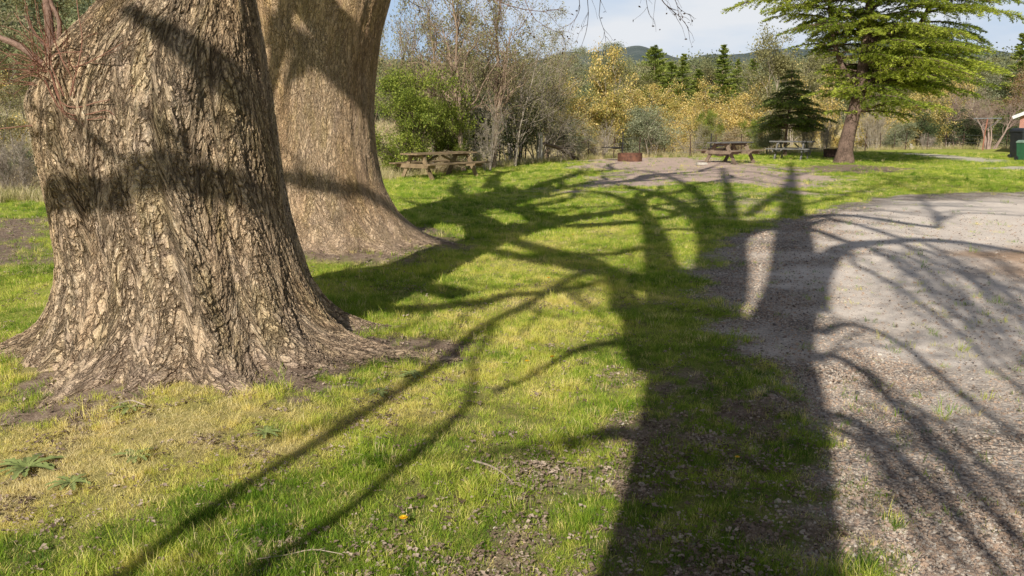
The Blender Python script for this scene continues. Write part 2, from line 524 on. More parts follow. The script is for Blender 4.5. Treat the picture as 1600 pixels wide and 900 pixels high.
def gz(x, y):
    x = np.asarray(x, float); y = np.asarray(y, float)
    r = np.hypot(x, y)
    e = r - edge_r(x, y)
    fwd = sst(-0.4, 0.3, y / (r + 1e-6))
    z = np.interp(e, HR, HZ)
    a = np.arctan2(x, y)
    z = z * (1 + 0.35 * sst(100, 400, r) * (fbm(a * 9 + 3, r / 500) - 0.5) * 2)
    z = z + sst(25, 90, r) * sst(0.08, 0.5, -a) * np.clip(e, 0, 120) * 0.10      # the hill on the left
    z = z * fwd + (fbm(x * 0.35, y * 0.35, 3.0) - 0.5) * 0.09 * sst(1.5, 4, r)
    z = z + (fbm(x * 2.6, y * 2.6, 1.0, 3) - 0.5) * 0.03
    for c, R, h in ((T1, 1.1, 0.11), (T2, 1.1, 0.12)):
        d = np.hypot(x - c[0], y - c[1])
        z = z + h * np.exp(-(np.clip(d - R * 0.7, 0, 9) / 0.7) ** 2)
    return z

def masks(x, y):
    x = np.asarray(x, float); y = np.asarray(y, float)
    r = np.hypot(x, y)
    w = (fbm(x * 1.6, y * 1.6, 5.0) - 0.5)
    w2 = (fbm(x * 7, y * 7, 2.0, 3) - 0.5)
    near = sst(16, 5, r)
    grav = sst(-0.22, 0.22, inside_dist(P_grav, x, y) + w * 0.8 + w2 * 0.6)
    smooth = sst(-0.8, 0.9, inside_dist(P_smooth, x, y) + w * 2.4)
    orange = sst(-0.5, 0.7, inside_dist(P_orange, x, y) + w * 1.5)
    sand = np.maximum(sst(-0.8, 0.9, inside_dist(P_sand, x, y) + w * 4.0 + w2 * 1.5),
                      sst(-0.7, 1.5, inside_dist(P_sand2, x, y) + w * 3 + w2) * 0.75)
    path = np.maximum(sst(-0.7, 0.7, inside_dist(P_pathA, x, y) + w), sst(-0.4, 0.4, inside_dist(P_pathB, x, y) + w * 0.6))
    d1 = np.hypot(x - T1[0], y - T1[1]); d2 = np.hypot(x - T2[0], y - T2[1])
    dirt = np.maximum(sst(1.38, 1.05, d1 + w * 1.3 + w2 * 1.0), sst(1.5, 1.1, d2 + w * 1.0 + w2 * .6))
    dr = np.hypot((x - T1[0] - 1.55) / 1.0, (y - T1[1] - 0.1) / 0.45)
    dirt = np.maximum(dirt, sst(0.80, 0.3, dr + w * 1.2 + w2 * 0.5))
    for P, s in ((P_cedar, 0.5), (P_left, 0.4), (P_root2, 0.3), (P_bare, 0.12)):
        dirt = np.maximum(dirt, sst(-s, s, inside_dist(P, x, y) + w * s * 4 + w2 * s))
    lit = np.maximum(sst(-0.3, 0.3, inside_dist(P_litter, x, y) + w), sst(-0.3, 0.3, inside_dist(P_litter2, x, y) + w) * 0.6)
    # small worn spots between the grass
    sp_ = sst(0.60, 0.70, fbm(x * 3.1, y * 3.1, 9.0, 4)) * (0.30 + 0.70 * lit)
    sp_ = np.maximum(sp_, sst(0.47, 0.60, fbm(x * 5.1, y * 5.1, 4.0, 4)) * lit * 0.95)
    dirt = np.maximum(dirt, sp_ * near)
    dry = sst(-0.45, 0.6, inside_dist(P_dry, x, y) + w * 1.7 + w2 * 0.8)
    dry = np.maximum(dry, 0.35 * sst(-0.5, 1.0, inside_dist(P_half, x, y) + w * 3))
    dry = np.clip(dry + (fbm(x * 2.2, y * 2.2, 11.0) - 0.5) * 0.9 * (0.4 + dry), 0, 1)
    far = sst(-0.6, 0.6, r - edge_r(x, y) + w * 2.0) * (y > 1)
    return dict(grav=grav, smooth=smooth, orange=orange, sand=sand, path=path, dirt=dirt, dry=dry, lit=lit, far=far)

# ground sheet: polar grid
radii = [0.35]
while radii[-1] < 1500:
    r_ = radii[-1]
    radii.append(r_ * (1.011 if r_ < 70 else 1.03))
radii = np.array(radii)
ang = np.concatenate([np.arange(-48, 48, 0.24), np.arange(48, 312, 4.0)]) * math.pi / 180
NA, NR = len(ang), len(radii)
gx = (radii[:, None] * np.sin(ang)[None]).ravel(); gy = (radii[:, None] * np.cos(ang)[None]).ravel()
gzv = gz(gx, gy)
V = np.stack([gx, gy, gzv], 1)
V = np.vstack([V, [0, 0, float(gz(0, 0.0))]])
i = np.arange(NR - 1)[:, None] * NA; j = np.arange(NA)[None]; j2 = (j + 1) % NA
Q = np.stack([i + j, i + NA + j, i + NA + j2, i + j2], -1).reshape(-1, 4)
Tt = np.stack([np.full(NA, NR * NA), np.arange(NA), (np.arange(NA) + 1) % NA], 1)
M = masks(V[:, 0], V[:, 1])

n = NT('ground_material')
p = n.pos()
a = {k: n.attr(k).outputs['Fac'] for k in M}
nz1 = n.noise(p, 1.3, 4, 0.6); nz2 = n.noise(p, 9, 4, 0.65); nz3 = n.noise(p, 60, 3, 0.7); nzf = n.noise(p, 170, 2, 0.6)
fine = n.math('MULTIPLY_ADD', nz3, 0.55, n.math('MULTIPLY', nz2, 0.45))
green = n.ramp(fine, [(0.32, (0.08, 0.10, 0.02)), (0.5, (0.30, 0.33, 0.05)), (0.68, (0.58, 0.54, 0.13))])
dryc = n.ramp(fine, [(0.32, (0.16, 0.12, 0.035)), (0.5, (0.40, 0.33, 0.12)), (0.7, (0.60, 0.50, 0.20))])
soil = n.ramp(fine, [(0.30, (0.10, 0.07, 0.05)), (0.5, (0.28, 0.20, 0.145)), (0.7, (0.52, 0.40, 0.31))])
peb = n.n('ShaderNodeTexVoronoi', feature='F1'); n.l(p, peb.inputs['Vector']); peb.inputs['Scale'].default_value = 42
pebc = n.n('ShaderNodeSeparateColor'); n.l(peb.outputs['Color'], pebc.inputs[0])
pebcol = n.ramp(pebc.outputs[0], [(0.0, (0.28, 0.22, 0.18)), (0.3, (0.60, 0.45, 0.34)), (0.55, (0.48, 0.40, 0.34)),
                                  (0.8, (0.62, 0.51, 0.41)), (1.0, (0.76, 0.67, 0.57))])
pebcol = n.mix(n.mr(peb.outputs['Distance'], 0.25, 0.75, 0.0, 0.75), pebcol, (0.06, 0.05, 0.045))
smc = n.ramp(fine, [(0.3, (0.60, 0.49, 0.41)), (0.5, (0.86, 0.735, 0.63)), (0.7, (0.93, 0.83, 0.73))])
orc = n.ramp(fine, [(0.3, (0.40, 0.25, 0.15)), (0.6, (0.72, 0.50, 0.35))])
sandc = n.ramp(fine, [(0.3, (0.34, 0.23, 0.18)), (0.5, (0.62, 0.46, 0.38)), (0.7, (0.74, 0.58, 0.49))])
farc = n.ramp(nz1, [(0.30, (0.10, 0.10, 0.035)), (0.5, (0.38, 0.32, 0.17)), (0.7, (0.55, 0.47, 0.31))])
rr = n.n('ShaderNodeVectorMath', operation='LENGTH'); n.l(p, rr.inputs[0])
hazy_hillc = n.ramp(n.noise(p, 0.03, 8, 0.7), [(0.35, (0.075, 0.10, 0.095)), (0.6, (0.14, 0.16, 0.15))])  # distance haze painted into the far hills as a grey-blue base colour
gravc = n.mix(a['smooth'], pebcol, smc)
gravc = n.mix(n.mr(nz1, 0.45, 0.75, 0.0, 0.5), gravc, smc)
gravc = n.mix(a['orange'], gravc, orc)
gcol = n.mix(n.mr(rr.outputs['Value'], 9.0, 20.0, 0.0, 0.5), green, (0.38, 0.44, 0.08))
gcol = n.mix(n.mr(n.noise(p, 0.35, 4, 0.6), 0.42, 0.62, 0.0, 0.55), gcol, (0.54, 0.52, 0.14))
near_ = n.mr(rr.outputs['Value'], 9.0, 3.0, 0.0, 0.55)
gcol = n.mix(near_, gcol, n.mix(0.6, soil, (0.05, 0.06, 0.015)))
col = n.mix(a['dry'], gcol, dryc)
col = n.mix(n.math('MULTIPLY', a['dirt'], 1.0), col, soil)
col = n.mix(a['sand'], col, sandc)
col = n.mix(a['path'], col, (0.62, 0.55, 0.42))
col = n.mix(a['grav'], col, gravc)
col = n.mix(a['far'], col, farc)
col = n.mix(n.mr(rr.outputs['Value'], 180, 420), col, hazy_hillc)
pd = n.math('SUBTRACT', 1.0, peb.outputs['Distance'])
h = n.math('MULTIPLY', pd, n.math('MULTIPLY', a['grav'], n.math('SUBTRACT', 1.0, n.math('MULTIPLY', a['smooth'], 0.85))))
h = n.math('MULTIPLY_ADD', h, 0.8, n.math('ADD', fine, n.math('MULTIPLY', nzf, 0.35)))
G_MAT = n.done(n.pbsdf(col, 0.95, 0.12, n.bump(h, 0.75, 0.03)))
gm = raw_mesh('ground', V, [Q, Tt], [G_MAT], None, True, {k: ('FLOAT', v) for k, v in M.items()})
link(bpy.data.objects.new('ground', gm), kind='structure')

# ------------------------------------------------------------------ tubes helpers for limbs
def catmull(P, step=0.25):
    P = np.asarray(P, float)
    if len(P) < 3:
        k = max(2, int(np.linalg.norm(P[-1, :3] - P[0, :3]) / step) + 1)
        t = np.linspace(0, 1, k)[:, None]
        return P[0] * (1 - t) + P[-1] * t
    A = np.vstack([2 * P[0] - P[1], P, 2 * P[-1] - P[-2]])
    out = []
    for i in range(1, len(A) - 2):
        m = max(2, int(np.linalg.norm(A[i + 1, :3] - A[i, :3]) / step))
        t = np.linspace(0, 1, m, endpoint=False)[:, None]
        p0, p1, p2, p3 = A[i - 1:i + 3]
        out.append(0.5 * ((2 * p1) + (-p0 + p2) * t + (2 * p0 - 5 * p1 + 4 * p2 - p3) * t ** 2 + (-p0 + 3 * p1 - 3 * p2 + p3) * t ** 3))
    out.append(P[-1:])
    return np.vstack(out)

def grow(P, R, nchild, lmul, ang, K=5, up=0.0, rmul=0.6, tmin=0.25, droop=0.0, minr=0.002, lref=None, rg=rng):
    """children of a batch of paths P (N,K0,3)"""
    N, K0, _ = P.shape
    L = np.linalg.norm(P[:, -1] - P[:, 0], axis=1)
    idx = np.repeat(np.arange(N), nchild)
    t = rg.uniform(tmin, 1.0, len(idx)) * (K0 - 1)
    i0 = np.minimum(t.astype(int), K0 - 2); f = (t - i0)[:, None]
    S = P[idx, i0] * (1 - f) + P[idx, i0 + 1] * f
    rs = R[idx, i0] * (1 - f[:, 0]) + R[idx, i0 + 1] * f[:, 0]
    T = P[idx, i0 + 1] - P[idx, i0]; T /= np.linalg.norm(T, axis=1, keepdims=True) + 1e-9
    q = rg.normal(0, 1, T.shape); q -= (q * T).sum(1, keepdims=True) * T
    q /= np.linalg.norm(q, axis=1, keepdims=True)
    an = rg.normal(ang, ang * 0.25, len(idx))[:, None]
    D = T * np.cos(an) + q * np.sin(an)
    D[:, 2] += up
    D /= np.linalg.norm(D, axis=1, keepdims=True)
    LL = (L[idx] if lref is None else lref) * lmul * rg.uniform(0.5, 1.25, len(idx)) * (1.15 - 0.55 * t / (K0 - 1))
    u = np.linspace(0, 1, K)
    side = rg.normal(0, 0.16, D.shape)
    C = S[:, None] + D[:, None] * (LL[:, None] * u)[:, :, None] + side[:, None] * (LL[:, None] * u ** 2)[:, :, None]
    C[:, :, 2] += (up * 0.5 - droop) * LL[:, None] * u[None] ** 2
    C[:, 1:] += rg.normal(0, 0.035, C[:, 1:].shape) * LL[:, None, None]
    r0 = np.maximum(np.minimum(rs * rmul, rs * 0.9), minr)
    RR = r0[:, None] * (1 - 0.7 * u[None])
    return C, np.maximum(RR, minr * 0.6)
# ------------------------------------------------------------------ the two old trees
BARK1 = mat_bigbark('old_elm_bark', 1.0, 0.034, 0)
BARK2 = mat_bigbark('second_elm_bark', 1.35, 0.022, 1, 0.7)
LIMB = mat_bark('limb_bark', (0.09, 0.065, 0.045), (0.36, 0.28, 0.21))
TWIG = mat_bark('twig_bark', (0.12, 0.07, 0.05), (0.34, 0.22, 0.17), 30)
TWIGRED = mat_bark('red_shoot_bark', (0.16, 0.06, 0.04), (0.44, 0.24, 0.17), 30)

def trunk(name, cen, Y, left, right, roots, bumps, mat, ztop, fine, parent, seed, zfine, inset=0.0, seam=None):
    """left/right: (py, px) outline points; turned into widths at depth Y"""
    rg = np.random.default_rng(seed)
    zl = np.array([at_depth(px, py, Y)[[2, 0]] for py, px in left])
    zr = np.array([at_depth(px, py, Y)[[2, 0]] for py, px in right])
    zs = [-0.25]
    while zs[-1] < ztop:
        z = zs[-1]
        zs.append(z + (0.0035 if z < 0.15 and z > -0.05 else fine) * (1 if z < zfine else 4))
    zs = np.array(zs)
    o = np.argsort(zl[:, 0]); zl = zl[o]
    o = np.argsort(zr[:, 0]); zr = zr[o]
    def ip(t, tab):
        # smooth interpolation
        q = np.interp(t, tab[:, 0], tab[:, 1])
        k = np.exp(-np.linspace(-2, 2, 31) ** 2); k /= k.sum()
        qq = np.pad(q, 15, mode='edge')
        return np.convolve(qq, k, 'valid')
    xl, xr = ip(zs, zl), ip(zs, zr)
    al, ar = np.arctan2(xl, Y), np.arctan2(xr, Y)
    cx = Y * np.tan((al + ar) / 2); hw = np.hypot(cx, Y) * np.sin((ar - al) / 2) - inset
    nth = int(2 * math.pi * hw.mean() * 1.15 / fine)
    th = np.linspace(0, 2 * math.pi, nth, endpoint=False)
    Z, TH = np.meshgrid(zs, th, indexing='ij')
    W = hw[:, None] * np.ones_like(TH)
    ct, st = np.cos(TH), np.sin(TH)
    zc = np.clip(Z, 0.0, None)
    # broad flutes, stronger toward the foot
    fl = (fbm(ct * 1.6 + seed, st * 1.6, Z * 0.35, 3) - 0.5)
    fl2 = (fbm(ct * 3.6 + seed, st * 3.6 + 9, Z * 0.8, 3) - 0.5)
    sil = 1 - np.abs(ct) ** 4 * 0.92
    Rr = W * (1 + fl * 0.20 * sil + fl2 * 0.11 * sil)
    for (t0, A, s0, dec, zz0) in roots:
        d = (TH - t0 + math.pi) % (2 * math.pi) - math.pi
        wob = d + (fbm(Z * 2 + t0, Z * 0 + seed, 0, 2) - 0.5) * 0.25
        g = np.exp(-(wob / s0) ** 2)
        g2 = np.exp(-(wob / (s0 * 1.8)) ** 2)
        Rr += A * g * np.exp(-zc / dec) + A * 0.30 * g2 * np.exp(-zc / (dec * 3.2))
    ft = np.exp(-zc / 0.30)
    Rr += ft * (fbm(ct * 4.5 + seed, st * 4.5 + 3, Z * 1.2, 3) - 0.5) * 0.55 + np.exp(-zc / 0.10) * (fbm(ct * 11 + seed, st * 11 + 3, Z * 3, 3) - 0.5) * 0.40
    for (t0, z0, st_, sz, A) in bumps:
        d = (TH - t0 + math.pi) % (2 * math.pi) - math.pi
        Rr += A * np.exp(-(d / st_) ** 2 - ((Z - z0) / sz) ** 2)
    Rr += (fbm(ct * 7 + seed, st * 7 + 1, Z * 2.2, 3) - 0.5) * 0.10 * sil
    if seam is not None:
        d = (TH - seam - 0.05 * np.sin(Z * 4) + math.pi) % (2 * math.pi) - math.pi
        Rr += 0.075 * np.tanh(d / 0.05) * np.exp(-((Z - 1.55) / 0.75) ** 2) * np.exp(-(d / 0.5) ** 2)
    Rr *= 1 - 0.12 * sst(ztop - 0.8, ztop, Z)
    X = cx[:, None] + Rr * ct; Yy = cen[1] + Rr * st * 0.94
    V = np.stack([X, Yy, Z], -1)
    dl = np.zeros_like(Z)
    dl[1:] = np.linalg.norm(np.diff(V, axis=0), axis=2)
    dl *= (1 + 1.1 * np.exp(-np.clip(Z, 0, 9) / 0.16))
    S = np.cumsum(dl, 0)
    R0 = float(np.median(hw))
    S = S * 0.5 + S.mean(1, keepdims=True) * 0.5
    bk = np.stack([ct * R0, st * R0, S * 0.34], -1)
    K = nth; N = len(zs)
    i = np.arange(N - 1)[:, None] * K; j = np.arange(K)[None]; j2 = (j + 1) % K
    q = np.stack([i + j, i + j2, i + K + j2, i + K + j], -1).reshape(-1, 4)
    V = V.reshape(-1, 3); bk = bk.reshape(-1, 3)
    c = V[-K:].mean(0)
    V = np.vstack([V, c + [0, 0, 0.2]]); bk = np.vstack([bk, bk[-1]])
    t = np.stack([(N - 1) * K + np.arange(K), (N - 1) * K + (np.arange(K) + 1) % K, np.full(K, N * K)], 1)
    me = raw_mesh(name, V, [q, t], [mat], None, True, {'bark': ('FLOAT_VECTOR', bk)})
    return link(bpy.data.objects.new(name, me), parent), cx, xl, xr, zs

def rel(P, loc): return np.asarray(P, float) - np.asarray(loc, float)

old1 = empty('elm_tree', (T1[0], T1[1], 0), 'huge old tree nearest the camera, furrowed bark, spreading roots, reddish shoots at its left', 'tree')
old2 = empty('elm_tree', (T2[0], T2[1], 0), 'second old tree behind the nearest trunk, pinkish brown bark, flaring toward the top', 'tree')
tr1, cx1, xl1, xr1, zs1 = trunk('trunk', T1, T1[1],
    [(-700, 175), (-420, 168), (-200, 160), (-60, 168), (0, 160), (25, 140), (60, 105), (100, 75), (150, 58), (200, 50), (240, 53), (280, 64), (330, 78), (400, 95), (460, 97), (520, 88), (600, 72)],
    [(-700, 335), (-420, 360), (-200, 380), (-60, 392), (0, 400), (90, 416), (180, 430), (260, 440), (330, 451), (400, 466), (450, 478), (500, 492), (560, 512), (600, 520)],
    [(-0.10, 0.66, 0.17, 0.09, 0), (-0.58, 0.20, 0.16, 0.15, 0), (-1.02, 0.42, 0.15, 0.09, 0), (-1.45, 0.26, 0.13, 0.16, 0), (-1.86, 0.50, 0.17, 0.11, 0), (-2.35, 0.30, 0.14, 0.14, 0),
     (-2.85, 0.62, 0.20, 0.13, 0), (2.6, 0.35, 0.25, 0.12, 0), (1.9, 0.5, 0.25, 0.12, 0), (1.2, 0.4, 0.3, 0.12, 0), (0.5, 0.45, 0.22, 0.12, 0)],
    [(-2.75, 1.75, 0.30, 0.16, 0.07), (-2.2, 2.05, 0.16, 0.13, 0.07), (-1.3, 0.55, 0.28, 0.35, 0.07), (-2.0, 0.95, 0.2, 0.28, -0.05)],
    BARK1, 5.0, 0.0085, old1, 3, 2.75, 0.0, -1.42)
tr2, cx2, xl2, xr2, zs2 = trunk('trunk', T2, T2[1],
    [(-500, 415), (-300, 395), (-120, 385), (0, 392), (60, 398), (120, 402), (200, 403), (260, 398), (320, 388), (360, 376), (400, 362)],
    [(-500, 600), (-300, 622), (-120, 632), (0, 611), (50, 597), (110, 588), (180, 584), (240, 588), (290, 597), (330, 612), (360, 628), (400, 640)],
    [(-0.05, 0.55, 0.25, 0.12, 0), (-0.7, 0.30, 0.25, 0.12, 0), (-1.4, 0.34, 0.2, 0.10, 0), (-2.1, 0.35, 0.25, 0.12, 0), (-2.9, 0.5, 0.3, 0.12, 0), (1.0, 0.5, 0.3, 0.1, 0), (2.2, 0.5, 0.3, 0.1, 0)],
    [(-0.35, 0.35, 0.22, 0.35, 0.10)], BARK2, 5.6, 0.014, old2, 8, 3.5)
for o, t in ((tr1, T1), (tr2, T2)):
    o.data.transform(__import__('mathutils').Matrix.Translation((-t[0], -t[1], 0)))
    # keep bark coordinates untouched (attribute)

# ------------------------------------------------------------------ branches whose shadows are traced on the ground
def lifter(B):
    def lift(Q, dep=0.0):
        Q = np.asarray(Q, float)
        s = (Q[:2] - B) @ SD + dep
        return np.array([Q[0] - SD[0] * s, Q[1] - SD[1] * s, Q[2] + s * TE])
    return lift

class ShadowTree:
    def __init__(s, B, seed=1, dvar=0.22):
        s.B = np.asarray(B, float); s.lift = lifter(s.B)
        s.rg = np.random.default_rng(seed); s.dv = dvar
        s.G, s.D, s.paths = [], [], []
    def stroke(s, pts, ground=True, d0=None, slope=None, wig=True):
        if max(p[-1] for p in pts) > 0.1 or len(pts[0]) != 3: wig = False
        """pts: (px,py,r) on the ground, or (x,y,z,r) in space"""
        Q = []
        for p in pts:
            if len(p) == 3: Q.append([*gnd(p[0], p[1]), 0.0, p[2]])
            else: Q.append(list(p))
        Q = np.array(Q)
        if wig and len(Q) > 3 and ground:
            R_ = [Q[0]]
            for a_, b_ in zip(Q[:-1], Q[1:]):
                ln = np.linalg.norm(b_[:2] - a_[:2]); k_ = max(1, int(ln / 0.5))
                for u_ in range(1, k_):
                    m_ = a_ + (b_ - a_) * u_ / k_; m_[:2] += s.rg.normal(0, min(.035, .05 * ln), 2); m_[3] *= s.rg.uniform(.85, 1.12); R_.append(m_)
                R_.append(b_)
            Q = np.array(R_)
        if d0 is None:
            d0 = 0.0
            if s.G:
                g = np.vstack(s.G); dd = np.concatenate(s.D)
                q0 = s.lift(Q[0, :3], 0)
                k = np.argmin(np.linalg.norm(g - q0, axis=1)); d0 = dd[k]
        sl = s.rg.normal(0, s.dv) if slope is None else slope
        flat = np.array([s.lift(q[:3], 0) for q in Q])
        L = np.concatenate([[0], np.cumsum(np.linalg.norm(np.diff(flat, axis=0), axis=1))])
        dep = d0 + sl * L
        P = np.array([[*s.lift(q[:3], d), q[3]] for q, d in zip(Q, dep)])
        P = catmull(P, 0.3)
        f2 = catmull(np.column_stack([flat, dep]), 0.3)
        s.G.append(f2[:, :3]); s.D.append(f2[:, 3])
        s.paths.append(P)
        return P
    def build(s, root, loc, mat_l, mat_t, ntw=6, tw_len=0.42, sides=10, levels=2, rmax=0.12, fine=0.007):
        lm = MB()
        parents = []
        for P in s.paths:
            k = sides if P[:, 3].max() > 0.08 else 6
            w = P[:, :3] - np.asarray(loc)
            lm.tubes(w, np.maximum(P[:, 3], 0.004), k)
            if P[:, 3].min() < rmax:
                m = P[P[:, 3] < rmax]
                if len(m) >= 4:
                    for c in range(0, len(m) - 3, 4):
                        seg = m[c:c + 5]
                        if len(seg) == 5: parents.append(seg)
        lm.build('limbs', mat_l, root, smooth=True)
        if parents and ntw:
            A = np.array(parents)
            PP, RR = A[:, :, :3] - np.asarray(loc), A[:, :, 3]
            tm = MB()
            C, R = grow(PP, RR, ntw, 1.0, 0.8, 5, 0.12, 0.45, 0.0, 0.05, fine, lref=tw_len * 2.4, rg=s.rg)
            R = np.minimum(R, 0.02)
            tm.tubes(C, R, 4)
            for lv in range(levels):
                C, R = grow(C, R, 3, 0.6, 0.7, 4, 0.05, 0.6, 0.2, 0.05, fine * 0.6, rg=s.rg)
                tm.tubes(C, R, 3)
            tm.build('twigs', mat_t, root)

def onsurf(px, py, Y, r):
    q = at_depth(px, py, Y)
    return (q[0], q[1], q[2], r)

# tree A stands behind the camera; its trunk shadow runs up the middle of the grass
gA = gnd(1122, 900)
BA = gA - SD * 5.2
stA = ShadowTree(BA, 4, 0.10)
base3 = lambda d, r: (*(gA - SD * (5.2 - d)), 0.0, r)
trunkA = stA.stroke([base3(-0.35, 0.62), base3(0.35, 0.55), base3(1.6, 0.47), base3(3.5, 0.44), (1122, 900, 0.43), (1140, 760, 0.46), (1144, 640, 0.52), (1146, 575, 0.55), (1140, 530, 0.42)], slope=0.0, d0=0)
S = stA.stroke
# left limbs
S([(1118, 600, 0.42), (1088, 520, 0.42), (1085, 460, 0.40), (1082, 425, 0.28)], slope=0)
S([(1066, 500, 0.30), (1042, 440, 0.24), (1030, 400, 0.20), (1022, 365, 0.18), (1004, 335, 0.17), (970, 312, 0.15), (925, 300, 0.12), (885, 302, 0.07)])
S([(1100, 500, 0.26), (1112, 440, 0.26), (1118, 400, 0.24), (1108, 360, 0.24), (1080, 332, 0.22), (1045, 312, 0.17), (1005, 300, 0.15), (960, 287, 0.12), (915, 281, 0.08)])
S([(1125, 470, 0.26), (1136, 410, 0.26), (1128, 370, 0.24), (1112, 340, 0.2), (1095, 312, 0.15), (1072, 290, 0.14), (1045, 276, 0.12), (1000, 266, 0.08), (940, 262, 0.05)])
S([(1108, 365, 0.14), (1085, 362, 0.10), (1050, 360, 0.08), (1028, 366, 0.08)])
S([(1135, 460, 0.16), (1149, 400, 0.16), (1146, 358, 0.155), (1141, 320, 0.15), (1137, 295, 0.14), (1131, 272, 0.12), (1128, 262, 0.08)])
# right limbs
S([(1180, 600, 0.36), (1215, 520, 0.29), (1238, 450, 0.28), (1240, 400, 0.28), (1238, 350, 0.27), (1237, 315, 0.24), (1236, 290, 0.19), (1237, 268, 0.16), (1234, 255, 0.10)], slope=0.02)
S([(1190, 360, 0.16), (1210, 350, 0.16), (1228, 342, 0.2)], slope=0)
S([(1168, 338, 0.12), (1200, 316, 0.16), (1224, 300, 0.15), (1232, 285, 0.10)])
S([(1150, 352, 0.25), (1190, 348, 0.22), (1235, 345, 0.2)], slope=0)
S([(1120, 420, 0.2), (1150, 372, 0.22), (1200, 352, 0.2)], slope=0)
S([(1243, 345, 0.16), (1280, 336, 0.12), (1340, 336, 0.12), (1406, 347, 0.11), (1468, 357, 0.09)])
S([(1462, 355, 0.07), (1466, 338, 0.07), (1452, 322, 0.06), (1438, 308, 0.05), (1440, 296, 0.03)])
S([(1468, 345, 0.05), (1500, 334, 0.045), (1560, 335, 0.04), (1640, 340, 0.03)])
S([(1256, 480, 0.22), (1270, 440, 0.19), (1288, 410, 0.17), (1310, 392, 0.16), (1345, 383, 0.15), (1390, 380, 0.14), (1438, 377, 0.12), (1503, 381, 0.10), (1570, 391, 0.08), (1640, 402, 0.06)])
S([(1246, 375, 0.14), (1262, 352, 0.11), (1290, 342, 0.08)])
S([(1250, 352, 0.12), (1290, 368, 0.08), (1330, 382, 0.07)])
S([(1290, 338, 0.07), (1340, 350, 0.07), (1373, 362, 0.07), (1408, 376, 0.06)])
S([(1345, 384, 0.043), (1373, 395, 0.040), (1422, 425, 0.036), (1487, 465, 0.032), (1536, 507, 0.029), (1600, 570, 0.022)])
S([(1318, 392, 0.043), (1335, 412, 0.040), (1383, 434, 0.036), (1438, 471, 0.032), (1500, 517, 0.029), (1600, 612, 0.022), (1680, 680, 0.014)])
S([(1400, 380, 0.043), (1430, 395, 0.036), (1503, 425, 0.036), (1598, 458, 0.029), (1700, 500, 0.022)])
S([(1438, 378, 0.036), (1480, 400, 0.029), (1550, 440, 0.029), (1610, 490, 0.022), (1700, 560, 0.022)])
S([(1500, 425, 0.029), (1540, 450, 0.025), (1590, 480, 0.022), (1640, 500, 0.022)])
S([(1275, 560, 0.086), (1300, 555, 0.050), (1350, 582, 0.040), (1420, 655, 0.036), (1500, 745, 0.030), (1600, 850, 0.025), (1660, 930, 0.022)])
S([(1275, 660, 0.086), (1305, 648, 0.047), (1350, 668, 0.036), (1425, 728, 0.032), (1465, 772, 0.029), (1530, 850, 0.025), (1580, 920, 0.022)])
S([(1390, 622, 0.025), (1440, 640, 0.022), (1500, 690, 0.022), (1570, 760, 0.018), (1640, 830, 0.014)])
S([(1350, 668, 0.022), (1372, 710, 0.022), (1400, 770, 0.018), (1440, 860, 0.014)])
rgq = np.random.default_rng(99)
for k in range(26):
    sx = rgq.uniform(1300, 1500); sy = 392 - (sx - 1300) * 0.05 + rgq.uniform(-4, 8)
    dx, dy = rgq.uniform(110, 330), 0; dy = dx * rgq.uniform(0.45, 0.85)
    rr0 = rgq.uniform(0.010, 0.026)
    S([(sx, sy, rr0), (sx + dx * .22, sy + dy * .10, rr0 * .95), (sx + dx * .5, sy + dy * .38, rr0 * .85), (sx + dx * .8, sy + dy * .75, rr0 * .7), (sx + dx, sy + dy * 1.08, rr0 * .4)])
for k in range(8):
    sy = rgq.uniform(540, 680); sx = 1290 + rgq.uniform(0, 60)
    dx = rgq.uniform(110, 300); dy = dx * rgq.uniform(0.7, 1.2); rr0 = rgq.uniform(0.008, 0.016)
    S([(sx, sy, rr0), (sx + dx * .22, sy + dy * .12, rr0 * .95), (sx + dx * .5, sy + dy * .42, rr0 * .85), (sx + dx * .8, sy + dy * .78, rr0 * .7), (sx + dx, sy + dy * 1.1, rr0 * .4)])
for k in range(22):
    sx = rgq.uniform(1270, 1480); sy = rgq.uniform(272, 345)
    dx = rgq.uniform(60, 220); dy = dx * rgq.uniform(-.18, .16); rr0 = rgq.uniform(0.02, 0.04)
    S([(sx, sy, rr0), (sx + dx * .3, sy + dy * .5 - 2, rr0 * .9), (sx + dx * .65, sy + dy * .8, rr0 * .7), (sx + dx, max(258, sy + dy), rr0 * .4)])
S([(1285, 520, 0.072), (1320, 505, 0.043), (1380, 520, 0.036), (1440, 560, 0.032), (1520, 630, 0.029), (1600, 690, 0.022)])
# to the left, low and long
S([(1020, 570, 0.16), (1004, 525, 0.13), (990, 480, 0.11), (970, 446, 0.10), (940, 412, 0.09), (905, 398, 0.08), (864, 390, 0.07), (808, 373, 0.05)])
S([(936, 408, 0.08), (905, 430, 0.07), (860, 452, 0.065), (790, 492, 0.06), (700, 560, 0.055), (560, 652, 0.05), (440, 730, 0.046), (330, 802, 0.042), (200, 900, 0.038), (60, 1010, 0.03)])
S([(1005, 388, 0.10), (960, 396, 0.08), (900, 396, 0.07), (840, 398, 0.06), (776, 402, 0.045)])
S([(1000, 545, 0.08), (960, 535, 0.06), (915, 540, 0.05), (880, 556, 0.04), (820, 590, 0.03), (770, 610, 0.025)])
S([(775, 500, 0.018), (740, 560, 0.022), (738, 610, 0.026), (725, 640, 0.034), (675, 692, 0.038), (600, 755, 0.036), (515, 822, 0.034), (425, 888, 0.03), (330, 960, 0.03)])
S([(1010, 690, 0.06), (975, 672, 0.045), (930, 680, 0.035), (885, 700, 0.02)])
